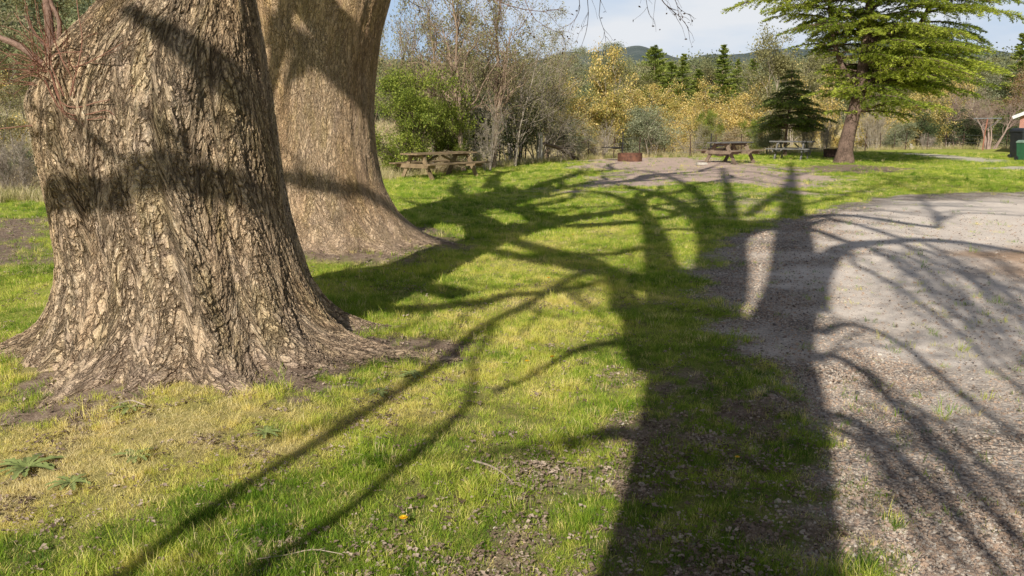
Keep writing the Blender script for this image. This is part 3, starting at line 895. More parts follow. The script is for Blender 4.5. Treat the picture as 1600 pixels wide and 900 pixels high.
# thin arcs over the sand and the far grass
S([(1238, 284, 0.08), (1224, 279, 0.06), (1190, 271, 0.055), (1128, 265, 0.05), (1080, 264, 0.05), (1020, 268, 0.04), (960, 278, 0.03)])
S([(1236, 296, 0.07), (1224, 289, 0.055), (1140, 277, 0.05), (1080, 274, 0.05), (1020, 278, 0.045), (960, 288, 0.03)])
S([(1240, 300, 0.09), (1262, 299, 0.07), (1308, 303, 0.06), (1357, 296, 0.05), (1405, 280, 0.05), (1450, 276, 0.04)])
S([(1242, 322, 0.1), (1265, 320, 0.08), (1300, 312, 0.06), (1330, 303, 0.05), (1380, 290, 0.05), (1470, 279, 0.04)])
S([(1238, 276, 0.10), (1260, 270, 0.08), (1310, 268, 0.07), (1373, 274, 0.07), (1440, 284, 0.06), (1503, 294, 0.06), (1570, 301, 0.04), (1660, 306, 0.03)])
S([(1310, 268, 0.06), (1360, 264, 0.06), (1430, 270, 0.06), (1520, 284, 0.05), (1600, 296, 0.04)])
S([(1373, 275, 0.05), (1420, 296, 0.04), (1500, 312, 0.04), (1590, 318, 0.03)])
S([(1308, 303, 0.045), (1360, 312, 0.04), (1440, 318, 0.03), (1530, 322, 0.03)])
S([(1236, 268, 0.1), (1205, 262, 0.08), (1165, 258, 0.07), (1120, 256, 0.05)])
# shadows that land on the two trunks
Y1 = T1[1] - 0.75; Y2 = T2[1] - 0.75
S([(1002, 560, 0.10), (985, 500, 0.08), (950, 440, 0.075), onsurf(442, 236, Y1, 0.10), onsurf(370, 236, Y1, 0.10), onsurf(300, 244, Y1, 0.10), onsurf(225, 270, Y1, 0.10), onsurf(150, 292, Y1, 0.10), onsurf(78, 318, Y1 + 0.3, 0.09), onsurf(0, 340, Y1 + 0.3, 0.04)], slope=0)
S([(1075, 470, 0.16), onsurf(640, 190, Y2, 0.12), onsurf(585, 142, Y2, 0.16), onsurf(530, 110, Y2, 0.16), onsurf(480, 74, Y2, 0.155), onsurf(410, 32, Y2, 0.16)], slope=0)
S([onsurf(480, 74, Y2, 0.09), onsurf(540, 40, Y2, 0.12), onsurf(590, 14, Y2, 0.05), onsurf(640, -20, Y2, 0.04)])
S([onsurf(500, 80, Y2, 0.07), onsurf(455, 100, Y2, 0.11), onsurf(440, 128, Y2, 0.04)])
S([(1040, 440, 0.14), onsurf(600, 296, Y2, 0.10), onsurf(540, 292, Y2, 0.10), onsurf(455, 281, Y2, 0.10), onsurf(380, 262, Y2, 0.04)], slope=0)
S([onsurf(452, 130, Y1, 0.14), onsurf(400, 100, Y1, 0.15), onsurf(330, 68, Y1, 0.14), onsurf(265, 34, Y1, 0.13), onsurf(200, -5, Y1, 0.07), onsurf(120, -60, Y1, 0.05)])
treeA = empty('elm_tree', (BA[0], BA[1], 0), 'old bare tree behind the camera whose trunk shadow runs up the grass', 'tree')
stA.build(treeA, (BA[0], BA[1], 0), LIMB, TWIG, ntw=2, tw_len=0.5, levels=1, sides=14)

# limbs of the two old trees: crowns above the frame
def old_crown(root, B, ztop, cx, Y, R0, strokes, seed, auto):
    st = ShadowTree(np.array([cx, Y]), seed, 0.3)
    for s_ in strokes: st.stroke(s_)
    rg = st.rg
    for (az, el, L, r) in auto:
        p0 = np.array([cx, Y, ztop - 0.5]); d = np.array([math.cos(az) * math.cos(el), math.sin(az) * math.cos(el), math.sin(el)])
        P = [np.append(p0, r * 1.2)]
        for k in range(1, 8):
            q = p0 + d * L * k / 7 + np.array([rg.normal(0, 0.3), rg.normal(0, 0.3), 0.10 * k + rg.normal(0, 0.2)])
            P.append(np.append(q, r * (1 - 0.11 * k)))
        P = catmull(np.array(P), 0.3)
        st.paths.append(P); st.G.append(P[:, :3]); st.D.append(np.zeros(len(P)))
        for c in range(7):
            k = rg.integers(len(P) // 4, len(P) - 2); b = P[k]
            dd = d + rg.normal(0, 0.65, 3); dd[2] += 0.15; dd /= np.linalg.norm(dd)
            ln = L * rg.uniform(0.25, 0.5)
            pts = [np.append(b[:3] + dd * ln * u + rg.normal(0, 0.12, 3) * u, max(b[3] * 0.55 * (1 - 0.8 * u), 0.012)) for u in np.linspace(0, 1, 5)]
            st.paths.append(catmull(np.array(pts), 0.3))
    return st

zt1, zt2 = 4.6, 5.2
cxa = float(np.interp(zt1, zs1, cx1)); cxb = float(np.interp(zt2, zs2, cx2))
s1 = old_crown(old1, T1, zt1, cxa, T1[1], 0.6, [], 21,
    [(0.25, 1.15, 9, 0.30), (2.9, 0.9, 8, 0.30), (2.0, 1.1, 8, 0.24), (-2.2, 1.2, 7.0, 0.22), (-0.4, 0.95, 6.0, 0.18)])
s1.build(old1, (T1[0], T1[1], 0), LIMB, TWIG, ntw=1, tw_len=0.5, levels=1, sides=14)
s2 = old_crown(old2, T2, zt2, cxb, T2[1], 0.7, [], 22,
    [(0.3, 1.0, 9, 0.34), (2.8, 1.0, 8, 0.32), (1.4, 1.25, 9, 0.28), (-1.3, 1.2, 7, 0.22)])
s2.build(old2, (T2[0], T2[1], 0), LIMB, TWIG, ntw=1, tw_len=0.5, levels=1, sides=14)

# hanging twigs of the second tree against the sky
hang = MB(); hl = MB()
def hangline(pts, Y, r0, kids=5):
    P = catmull(np.array([at_depth(px, py, Y) for px, py in pts]), 0.12) - np.array([T2[0], T2[1], 0])
    R = np.linspace(r0, r0 * 0.35, len(P))
    hang.tubes(P, R, 4)
    m = P[None, :: max(1, len(P) // 6)]
    if m.shape[1] >= 3 and kids:
        C, R2 = grow(m, np.full(m.shape[:2], r0), kids, 0.30, 0.7, 4, -0.15, 0.5, 0.2, 0.25, 0.003)
        hang.tubes(C, R2, 3)
        hl.leaves(C[:, -1] + rng.normal(0, 0.03, C[:, -1].shape), 0.05, rng.uniform(0, 1, len(C)))
YH = T2[1] + 0.8
hangline([(612, -30), (640, 2), (665, 14)], YH, 0.008)
hangline([(700, -60), (760, -10), (800, 10), (850, 18), (880, 12)], YH, 0.010, 7)
hangline([(800, -60), (820, 0), (838, 32), (870, 50), (880, 55)], YH, 0.008, 6)
hangline([(890, -40), (905, 0), (904, 20), (893, 36), (872, 47)], YH, 0.007, 5)
hangline([(900, -50), (918, 0), (918, 38), (912, 62), (906, 78)], YH, 0.007, 5)
hangline([(930, -50), (938, 0), (936, 24), (944, 48), (948, 74)], YH, 0.007, 5)
hangline([(1000, -60), (1030, -6), (1045, 12), (1062, 26), (1076, 44)], YH, 0.009, 10)
hangline([(1040, -60), (1055, 0), (1062, 14), (1078, 24)], YH, 0.007, 8)
hangline([(1000, -50), (1010, 2), (1014, 22), (1022, 30)], YH, 0.006, 6)
# the branch that carries them
P = catmull(np.array([[cxb, T2[1], 5.0], [cxb + 1.2, YH - 0.3, 6.4], [0.0, YH, 6.0], [1.8, YH, 5.2], [3.2, YH, 4.6]]), 0.2) - np.array([T2[0], T2[1], 0])
hang.tubes(P, np.linspace(0.09, 0.012, len(P)), 6)
hang.build('hanging_twigs', TWIG, old2)
DEADLEAF = mat_leaf('dead_leaf', [(0.0, (0.10, 0.05, 0.03)), (1.0, (0.22, 0.13, 0.07))], 0.2)
hl.build('clinging_leaves', DEADLEAF, old2)

# burl stem and reddish shoots on the near trunk
sh = MB(); st_ = MB()
YS = T1[1] - 0.15
def shoot(pts, r0, Y=YS, mb=sh, kids=0, dy=0.0):
    n_ = len(pts)
    P = np.array([at_depth(px, py, Y + dy * k / max(1, n_ - 1)) for k, (px, py) in enumerate(pts)])
    P = catmull(P, 0.04) - np.array([T1[0], T1[1], 0])
    mb.tubes(P, np.linspace(r0, r0 * 0.45, len(P)), 6)
    if kids:
        m = P[None, :: max(1, len(P) // 6)]
        C, R2 = grow(m, np.full(m.shape[:2], r0), kids, 0.35, 0.7, 4, 0.1, 0.4, 0.2, 0.0, 0.0015)
        mb.tubes(C, R2, 3)
shoot([(96, 190), (88, 130), (82, 80), (76, 30), (70, -30), (62, -120)], 0.042, YS, st_, 3)
shoot([(84, 100), (92, 60), (92, 30), (78, 0), (72, -40)], 0.022, YS, st_, 2)
shoot([(78, 112), (60, 95), (30, 72), (-10, 55), (-80, 30)], 0.026, YS - 0.1, st_, 4)
rgs = np.random.default_rng(5)
for k in range(60):
    a_ = rgs.uniform(-0.2, 3.5)
    x0, y0 = 84 + rgs.normal(0, 10), 112 + rgs.normal(0, 14)
    L_ = rgs.uniform(50, 150)
    dx, dy_ = -math.cos(a_) * -L_, -math.sin(a_) * L_
    if rgs.random() < 0.5: dx = -abs(dx)
    pts = [(x0, y0), (x0 + dx * 0.35 + rgs.normal(0, 5), y0 + dy_ * 0.35 + rgs.normal(0, 5)), (x0 + dx * 0.7, y0 + dy_ * 0.65 + rgs.normal(0, 8)), (x0 + dx, y0 + dy_ * 0.9)]
    shoot(pts, rgs.uniform(0.002, 0.0042), YS - 0.32 + rgs.normal(0, 0.06), sh, 2, rgs.normal(-0.1, 0.15))
for pts in ([(78, 110), (92, 150), (100, 175), (130, 180), (165, 172), (178, 180)], [(84, 130), (95, 160), (120, 168), (150, 160), (172, 156)],
            [(70, 125), (90, 165), (110, 185), (140, 187), (160, 182)], [(110, 150), (128, 70), (122, 20), (118, -20)],
            [(100, 150), (80, 90), (130, 80)], [(52, 196), (30, 198), (-10, 202), (-40, 205)], [(52, 196), (66, 195), (74, 206)],
            [(84, 60), (100, 100), (112, 120), (116, 150)]):
    shoot(pts, 0.005, YS - 0.5 if pts[-1][0] > 100 else YS - 0.35, sh, 2)
shb = st_.build('side_stem', TWIG, old1, smooth=True)
sh.build('shoots', TWIGRED, old1)
# ------------------------------------------------------------------ picnic tables, fire pits, fence, poles
WOOD = mat_wood('weathered_wood', (0.12, 0.08, 0.045), (0.42, 0.30, 0.18))
WOODD = mat_wood('dark_grey_wood', (0.085, 0.08, 0.075), (0.25, 0.235, 0.225))
WOODR = mat_wood('reddish_wood', (0.20, 0.11, 0.065), (0.50, 0.33, 0.22))
WOODG = mat_wood('greyish_brown_wood', (0.12, 0.085, 0.065), (0.38, 0.28, 0.20))
POSTW = mat_wood('post_wood', (0.13, 0.10, 0.08), (0.38, 0.31, 0.25), (14, 14, 1.5))
PALEW = mat_wood('pale_post_wood', (0.36, 0.33, 0.28), (0.66, 0.61, 0.53), (14, 14, 1.5))
RUST = mat_plain('rusted_steel', (0.22, 0.10, 0.06), 0.85, 0.0, (0.06, 0.03, 0.022), 5.0, 0.3)
DKRUST = mat_plain('dark_rusted_steel', (0.10, 0.05, 0.035), 0.8, 0.0, (0.03, 0.02, 0.018), 7.0, 0.3)
IRON = mat_plain('black_iron', (0.045, 0.04, 0.04), 0.6, 0.3)
ASH = mat_plain('grey_ash', (0.30, 0.28, 0.26), 0.95)
GALV = mat_plain('galvanised_wire', (0.42, 0.43, 0.44), 0.5, 0.6)
REDPIPE = mat_plain('red_oxide_pipe', (0.42, 0.17, 0.11), 0.6)
BINGREEN = mat_plain('green_plastic', (0.045, 0.17, 0.085), 0.5, 0.0, (0.035, 0.13, 0.065))
BINRIM = mat_plain('pale_green_plastic', (0.30, 0.42, 0.33), 0.5)
BLACKP = mat_plain('black_plastic', (0.035, 0.038, 0.042), 0.4)
WHITEP = mat_plain('white_paint', (0.78, 0.78, 0.76), 0.6, 0.0, (0.66, 0.66, 0.64))
ROOFM = mat_plain('grey_roof_sheet', (0.30, 0.31, 0.33), 0.5, 0.3)
GLASS = mat_plain('window_glass', (0.05, 0.07, 0.09), 0.1)

def G3(px, py, dz=0.0):
    g = gnd(px, py)
    for _ in range(3):
        z = float(gz(g[0], g[1])); g = gnd(px, py, z)
    return np.array([g[0], g[1], float(gz(g[0], g[1])) + dz])

def picnic_table(loc, rz, label, mats, L=1.9):
    top_m, leg_m, seat_m = mats
    t = empty('picnic_table', loc, label, 'picnic table', 'picnic tables around the fire pits', rz)
    m = MB()
    for k in range(5):
        m.box((rng.normal(0, .012), -0.30 + k * 0.152, 0.735 + rng.normal(0, .003)), (L, 0.138, 0.042), jit=0.003)
    m.build('tabletop', top_m, t)
    for s in (-1, 1):
        b = MB()
        for k in range(2):
            b.box((0, s * (0.66 + k * 0.145), 0.45), (L, 0.135, 0.042), jit=0.003)
        b.build('bench', seat_m, t)
    for xs in (-1, 1):
        x = xs * (L / 2 - 0.33)
        for s in (-1, 1):
            b = MB(); b.beam((x, s * 0.22, 0.70), (x, s * 0.66, -0.03), 0.05, 0.125); b.build('leg', leg_m, t)
        b = MB(); b.beam((x + xs * 0.052, -0.82, 0.385), (x + xs * 0.052, 0.82, 0.385), 0.046, 0.125); b.build('cross_beam', leg_m, t)
        b = MB(); b.beam((x - xs * 0.052, -0.34, 0.675), (x - xs * 0.052, 0.34, 0.675), 0.046, 0.085); b.build('batten', leg_m, t)
    for xs in (-1, 1):
        b = MB(); b.beam((xs * 0.1, 0, 0.66), (xs * (L / 2 - 0.40), 0, 0.36), 0.09, 0.045); b.build('brace', leg_m, t)
    return t

picnic_table(G3(688, 277), rad(50), 'weathered brown picnic table in front of the green bush and bare thicket', (WOOD, WOOD, WOOD), 2.6)
picnic_table(G3(1140, 254), rad(40), 'picnic table with dark grey top on the bare sandy ground', (WOODD, WOODG, WOODG), 1.85).scale = (1.12, 1.12, 1.12)
picnic_table(G3(1236, 249), rad(-32), 'shaded grey picnic table on grass beside the cedar trunk', (WOODD, WOODD, WOODD), 1.7).scale = (1.12, 1.12, 1.12)

def ring(mb, r, h, th, n=40, z0=0.0):
    a = np.linspace(0, 2 * math.pi, n, endpoint=False)
    c, s = np.cos(a), np.sin(a)
    rings = [(r, z0), (r, z0 + h), (r - th, z0 + h), (r - th, z0)]
    V = np.concatenate([np.stack([c * q, s * q, np.full(n, z)], 1) for q, z in rings])
    j = np.arange(n); j2 = (j + 1) % n
    Q = np.concatenate([np.stack([k * n + j, k * n + j2, ((k + 1) % 4) * n + j2, ((k + 1) % 4) * n + j], 1) for k in range(4)])
    mb.add(V, Q)

def fire_pit(loc, r, h, label, ringmat, pole_off, pole_h, plate_az, group='steel fire pits with swinging hotplates', plate_z=0.62, pr=0.42):
    t = empty('fire_pit', loc, label, 'fire pit', group)
    m = MB(); ring(m, r, h, 0.02); ring(m, r + 0.012, 0.03, 0.03, z0=h - 0.03); ring(m, r + 0.008, 0.02, 0.02, z0=h * 0.5)
    m.build('fire_ring', ringmat, t, smooth=False)
    m = MB(); a = np.linspace(0, 2 * math.pi, 24, endpoint=False)
    V = [(0, 0, 0.16)]
    for q in (0.5, 1.0):
        for k in a: V.append((math.cos(k) * (r - .03) * q, math.sin(k) * (r - .03) * q, 0.13 - 0.05 * q + rng.uniform(0, .03)))
    m.add(V, [[1 + k, 25 + k, 25 + (k + 1) % 24, 1 + (k + 1) % 24] for k in range(24)], [[0, 1 + k, 1 + (k + 1) % 24] for k in range(24)])
    m.build('ash', ASH, t)
    m = MB(); m.tubes([[pole_off[0], pole_off[1], -0.1], [pole_off[0], pole_off[1], pole_h / 2], [pole_off[0], pole_off[1], pole_h]], [0.03, 0.03, 0.03], 8, cap=True)
    m.build('pole', IRON, t)
    pc = np.array([pole_off[0] + math.cos(plate_az) * (pr + 0.06), pole_off[1] + math.sin(plate_az) * (pr + 0.06)])
    m = MB(); n = 28; a = np.linspace(0, 2 * math.pi, n, endpoint=False)
    V = [(pc[0] + math.cos(k) * pr, pc[1] + math.sin(k) * pr * 0.8, z) for z in (plate_z, plate_z + 0.03) for k in a] + [(pc[0], pc[1], plate_z), (pc[0], pc[1], plate_z + .03)]
    m.add(V, [[k, (k + 1) % n, n + (k + 1) % n, n + k] for k in range(n)], [[2 * n, (k + 1) % n, k] for k in range(n)] + [[2 * n + 1, n + k, n + (k + 1) % n] for k in range(n)])
    pl = m.build('hotplate', IRON, t)
    m = MB(); m.beam((pole_off[0], pole_off[1], plate_z - 0.025), (pc[0], pc[1], plate_z - 0.025), 0.04, 0.04)
    ring(m, 0.045, 0.10, 0.016, 12, plate_z - 0.06); V_ = m.v[-1]; V_[:, 0] += pole_off[0]; V_[:, 1] += pole_off[1]
    m.build('bracket', IRON, t)
    return t

fire_pit(G3(984, 252), 0.54, 0.36, 'rusty red steel fire pit ring on bare earth with black pole and hotplate', RUST, (-0.25, 0.62), 1.25, math.pi * 1.02, plate_z=0.58, pr=0.45)
fire_pit(G3(1134, 246) + np.array([0, 1.6, 0]), 0.5, 0.40, 'dark fire pit partly hidden behind the picnic table on the sand', DKRUST, (-0.35, 0.1), 1.15, 0.3, plate_z=0.50, pr=0.34)
fire_pit(G3(1305, 246), 0.55, 0.40, 'dark rusty fire pit just left of the cedar trunk', DKRUST, (0.62, 0.35), 0.60, math.pi, plate_z=0.43, pr=0.36)

pk = MB(); pk.box((0, 0, 0.06), (0.42, 0.2, 0.09), 0.1, jit=0.006)
o = pk.build('plank', PALEW, None, label='short pale timber block on the sand left of the dark topped table', cat='timber block')
o.location = G3(1096, 258)

# fence along the far edge of the grass
def wire_fence(pxs, off, label, thick=None, h=1.15, ph=None):
    pts = []
    for px in pxs:
        d = ray(px, 195); d = d[:2] / np.hypot(d[0], d[1])
        r = float(edge_r(d[0], d[1])) + off
        x, y = d * r
        pts.append(np.array([x, y, float(gz(x, y))]))
    t = empty('wire_fence', pts[0], label, 'fence')
    o0 = pts[0]
    for k, q in enumerate(pts):
        m = MB(); q = q - o0
        rr_ = thick.get(k, 0.026) if thick else 0.026
        hh = h + (0.18 if rr_ > 0.05 else 0)
        P = np.array([q + [0, 0, -0.2], q + [0.01, 0, hh * .5], q + [rng.normal(0, .03), 0, hh]])
        m.tubes(P, [rr_, rr_ * .98, rr_ * .9], 9 if rr_ > .05 else 5, cap=True)
        m.build('post', PALEW if rr_ > 0.05 else DKRUST, t)
    for z in (0.25, 0.5, 0.75, 1.0):
        m = MB()
        P = []
        for a_, b_ in zip(pts[:-1], pts[1:]):
            for u in (0, 0.5): P.append(a_ * (1 - u) + b_ * u - o0 + [0, 0, z - 0.02 * (u > 0)])
        P.append(pts[-1] - o0 + [0, 0, z])
        m.tubes(P, np.full(len(P), 0.004), 4)
        m.build('wire', GALV, t)
    return t
wire_fence([700, 740, 780, 812, 843, 880, 920, 960, 1000, 1040, 1080, 1120, 1160, 1200], 0.5,
           'wire fence with a thick round timber post behind the grass', {4: 0.14})
wire_fence([1335, 1355, 1378, 1400, 1418], 0.7, 'low wire fence with thin dark pickets right of the cedar')
wire_fence([1452, 1480, 1508, 1545, 1576, 1612, 1650], 0.9, 'thin wire fence at the far right edge of the lawn')

# leaning dead log beside the post
m = MB()
a_, b_ = at_depth(850, 224, 33.0), G3(902, 250)
P = catmull([a_, (a_ + b_) / 2 + [0, 0, .12], b_], .3); m.tubes(P - b_, np.linspace(.07, .10, len(P)), 7, cap=True)
P2 = catmull([b_ + [-.8, .3, .55], b_ + [-.3, 0, .6], b_ + [.6, -.1, .95]], .3); m.tubes(P2 - b_, np.linspace(.05, .02, len(P2)), 6)
o = m.build('fallen_branch', mat_bark('dead_log_bark', (0.04, 0.03, 0.025), (0.16, 0.12, 0.09)), None, smooth=True, label='dark dead branch leaning on the ground beside the timber post', cat='branch')
o.location = b_

# pale gate post with braces
gp = G3(1423, 231.5)
t = empty('gate_post', gp, 'pale grey strainer post with two diagonal braces at the lawn edge', 'post')
m = MB(); m.tubes([[0, 0, -.2], [0, 0, .4], [0, 0, .72]], [.10, .10, .095], 10, cap=True); m.build('post', PALEW, t)
for s in (-1, 1):
    m = MB(); m.beam((s * .09, 0.05, .55 if s > 0 else .35), (s * 0.75, 0.1, 0.02), .05, .05); m.build('brace', PALEW, t)

# clothes line pole
cl = G3(1535, 235)
t = empty('clothes_line_pole', cl, 'red oxide T shaped clothes line pole on the far right lawn', 'clothes line')
m = MB(); m.tubes([[0, 0, -.2], [0.03, 0, 1], [0.10, 0, 1.95]], [.038, .038, .036], 9, cap=True); m.build('pole', REDPIPE, t)
m = MB(); m.tubes([[-.78, 0, 1.95], [0.1, 0, 1.96], [.98, 0, 1.97]], [.03, .03, .03], 8, cap=True); m.build('crossbar', GALV, t)
for s in (-.74, .94):
    m = MB(); m.tubes([[s, 0, 1.94], [(s + .06) / 2, 0, 1.6], [0.06, 0, 1.25]], [.012] * 3, 5); m.build('stay', GALV, t)

# bins at the right edge
def bin_(loc, w, d, h, body, lid, label, rz):
    t = empty('wheelie_bin', loc, label, 'bin', None, rz)
    m = MB()
    V = []
    for z, k in ((0.03, .82), (h * .93, 1.0)):
        for x, y in ((-1, -1), (1, -1), (1, 1), (-1, 1)): V.append((x * w / 2 * k, y * d / 2 * k, z))
    m.add(V, [[0, 3, 2, 1], [4, 5, 6, 7], [0, 1, 5, 4], [1, 2, 6, 5], [2, 3, 7, 6], [3, 0, 4, 7]])
    m.build('body', body, t)
    m = MB(); m.box((0, 0, h * .945), (w * 1.06, d * 1.06, h * .05)); m.build('rim', lid, t)
    m = MB()
    V = [(-w * .52, -d * .54, h * .972), (w * .52, -d * .54, h * .972), (w * .52, d * .54, h * .972), (-w * .52, d * .54, h * .972),
         (-w * .42, -d * .40, h * 1.04), (w * .42, -d * .40, h * 1.04), (w * .42, d * .44, h * 1.06), (-w * .42, d * .44, h * 1.06)]
    m.add(V, [[4, 5, 6, 7], [0, 1, 5, 4], [1, 2, 6, 5], [2, 3, 7, 6], [3, 0, 4, 7], [0, 3, 2, 1]]); m.build('lid', lid if body is BINGREEN else body, t)
    for s in (-1, 1):
        m = MB(); a = np.linspace(0, 2 * math.pi, 16, endpoint=False)
        V = [(s * (w * .42 + q), d * .42 + math.cos(k) * .1, .1 + math.sin(k) * .1) for q in (0, .05) for k in a] + [(s * w * .42, d * .42, .1), (s * (w * .42 + .05), d * .42, .1)]
        m.add(V, [[k, (k + 1) % 16, 16 + (k + 1) % 16, 16 + k] for k in range(16)], [[32, k, (k + 1) % 16] for k in range(16)] + [[33, 16 + k, 16 + (k + 1) % 16] for k in range(16)])
        m.build('wheel', BLACKP, t)
    m = MB(); m.tubes([[-w * .4, d * .60, h * .93], [0, d * .62, h * .93], [w * .4, d * .60, h * .93]], [.018] * 3, 6); m.build('handle', BLACKP, t)
    return t
bin_(G3(1604, 251), .62, .72, .86, BINGREEN, BINRIM, 'green wheelie bin with pale rim at the right edge of the photo', rad(12))
bin_(G3(1606, 248.5) + [0.0, .5, 0], .86, .8, 1.36, BLACKP, BLACKP, 'taller black bin standing right behind the green bin', rad(8))

# brick house at the right edge
n = NT('pink_brick')
pz = n.n('ShaderNodeTexCoord').outputs['Object']
bt = n.n('ShaderNodeTexBrick')
mpp = n.n('ShaderNodeMapping'); mpp.inputs['Rotation'].default_value = (rad(90), 0, 0); n.l(pz, mpp.inputs[0]); n.l(mpp.outputs[0], bt.inputs['Vector'])
bt.inputs['Color1'].default_value = (0.50, 0.20, 0.15, 1); bt.inputs['Color2'].default_value = (0.40, 0.16, 0.12, 1); bt.inputs['Mortar'].default_value = (0.5, 0.45, 0.4, 1)
bt.inputs['Scale'].default_value = 4.2; bt.inputs['Mortar Size'].default_value = 0.015
BRICK = n.done(n.pbsdf(bt.outputs['Color'], 0.9, 0.2))
hl_ = at_depth(1593, 195, 46.0)
hg = float(gz(hl_[0] + 3, 46))
t = empty('brick_house', (hl_[0], 46.0, hg), 'low pink brick house with white gable trim at the right edge', 'house', None, rad(-34))
W_, D_, He, Hr = 7.0, 8.0, 2.1, 3.7
m = MB()
m.add([(0, 0, -.3), (W_, 0, -.3), (W_, 0, He), (W_ / 2, 0, Hr), (0, 0, He), (0, D_, -.3), (W_, D_, -.3), (W_, D_, He), (W_ / 2, D_, Hr), (0, D_, He)],
      [[0, 1, 2, 4], [6, 5, 9, 7], [5, 0, 4, 9], [1, 6, 7, 2]], [[4, 2, 3], [7, 9, 8]])
m.build('wall', BRICK, t)
m = MB()
for s in (0, 1):
    e = np.array([W_ * s + (.4 if s else -.4) * .0, -.3, He]); r0 = np.array([W_ / 2, -.3, Hr + .1])
    dx = (W_ / 2) * (1 if not s else -1)
    x0 = W_ * s - (.35 if not s else -.35); z0 = He - .16 + .1
    V = [(x0, -.3, z0), (W_ / 2, -.3, Hr + .1), (W_ / 2, D_ + .3, Hr + .1), (x0, D_ + .3, z0), (x0, -.3, z0 + .05), (W_ / 2, -.3, Hr + .15), (W_ / 2, D_ + .3, Hr + .15), (x0, D_ + .3, z0 + .05)]
    m.add(V, [[0, 1, 2, 3], [7, 6, 5, 4], [0, 4, 5, 1], [3, 2, 6, 7], [0, 3, 7, 4], [1, 5, 6, 2]])
m.build('roof', ROOFM, t)
for s in (0, 1):
    x0 = W_ * s - (.36 if not s else -.36)
    m = MB(); m.beam((x0, -.32, He - .12), (W_ / 2, -.32, Hr + .0), .03, .17); m.build('fascia', WHITEP, t)
w_ = MB(); w_.box((3.5, -.02, 1.25), (1.2, .05, 1.0)); wo_ = w_.build('window', WHITEP, t)
w_ = MB(); w_.box((3.5, -.05, 1.25), (1.05, .02, .86)); w_.build('pane', GLASS, wo_)

# ------------------------------------------------------------------ background trees
def lf(name, a, b, c, tr=0.4, v=0.2): return mat_leaf(name, [(0.0, a), (0.5, b), (1.0, c)], tr, v)
L_GREEN = lf('green_shrub_leaf', (0.078, 0.117, 0.019), (0.273, 0.338, 0.052), (0.572, 0.598, 0.117))
L_OLIVE = lf('olive_leaf', (0.130, 0.130, 0.052), (0.325, 0.305, 0.130), (0.598, 0.533, 0.260))
L_GREY = lf('grey_green_leaf', (0.143, 0.163, 0.091), (0.338, 0.364, 0.208), (0.598, 0.598, 0.390))
L_WATTLE = lf('wattle_leaf', (0.156, 0.163, 0.039), (0.416, 0.390, 0.104), (0.754, 0.611, 0.195))
L_BLOOM = lf('wattle_bloom', (0.50, 0.33, 0.07), (0.76, 0.56, 0.18), (0.90, 0.74, 0.36), 0.2)
L_PINE = lf('pine_needle', (0.104, 0.156, 0.026), (0.286, 0.351, 0.072), (0.546, 0.572, 0.143))
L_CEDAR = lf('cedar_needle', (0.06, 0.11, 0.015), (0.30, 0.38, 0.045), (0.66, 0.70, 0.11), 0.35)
L_DARK = lf('dark_cedar_needle', (0.05, 0.085, 0.02), (0.17, 0.24, 0.05), (0.38, 0.45, 0.10), 0.25)
L_EVER = lf('dark_shrub_leaf', (0.039, 0.058, 0.026), (0.104, 0.143, 0.058), (0.234, 0.273, 0.117))
L_BROWN = lf('russet_leaf', (0.221, 0.117, 0.052), (0.468, 0.286, 0.143), (0.676, 0.494, 0.286))
L_STRAW = lf('straw_leaf', (0.260, 0.195, 0.104), (0.546, 0.442, 0.260), (0.806, 0.689, 0.468))
B_GREY = mat_bark('grey_tree_bark', (0.19, 0.15, 0.115), (0.60, 0.51, 0.42), 25)
B_BROWN = mat_bark('brown_tree_bark', (0.15, 0.10, 0.07), (0.50, 0.36, 0.26), 25)
B_PALE = mat_bark('pale_tree_bark', (0.30, 0.24, 0.18), (0.60, 0.52, 0.40), 25)
B_PINK = mat_bark('pinkish_twig_bark', (0.24, 0.16, 0.13), (0.50, 0.38, 0.31), 25)
B_DARK = mat_bark('dark_tree_bark', (0.05, 0.035, 0.028), (0.17, 0.12, 0.09), 25)
B_CEDAR = mat_bark('cedar_bark', (0.06, 0.04, 0.03), (0.27, 0.18, 0.14), 22)

def stems(n, H, spread, r, rg, K=7, lean=0.0, base=0.15):
    a = rg.uniform(0, 2 * math.pi, n)
    u = np.linspace(0, 1, K)
    s_ = spread * rg.uniform(0.3, 1.0, n) if n > 1 else np.full(1, spread * 0.2)
    x = base * np.cos(a)[:, None] + np.cos(a)[:, None] * s_[:, None] * u ** 1.3 + lean * u
    y = base * np.sin(a)[:, None] + np.sin(a)[:, None] * s_[:, None] * u ** 1.3
    z = (H * rg.uniform(0.75, 1.0, n))[:, None] * u[None] - 0.15
    P = np.stack([x, y, z], -1)
    P[:, 1:, :2] += np.cumsum(rg.normal(0, H * 0.012, (n, K - 1, 2)), 1)
    R = r * rg.uniform(0.7, 1.1, n)[:, None] * (1 - 0.8 * u[None])
    return P, R

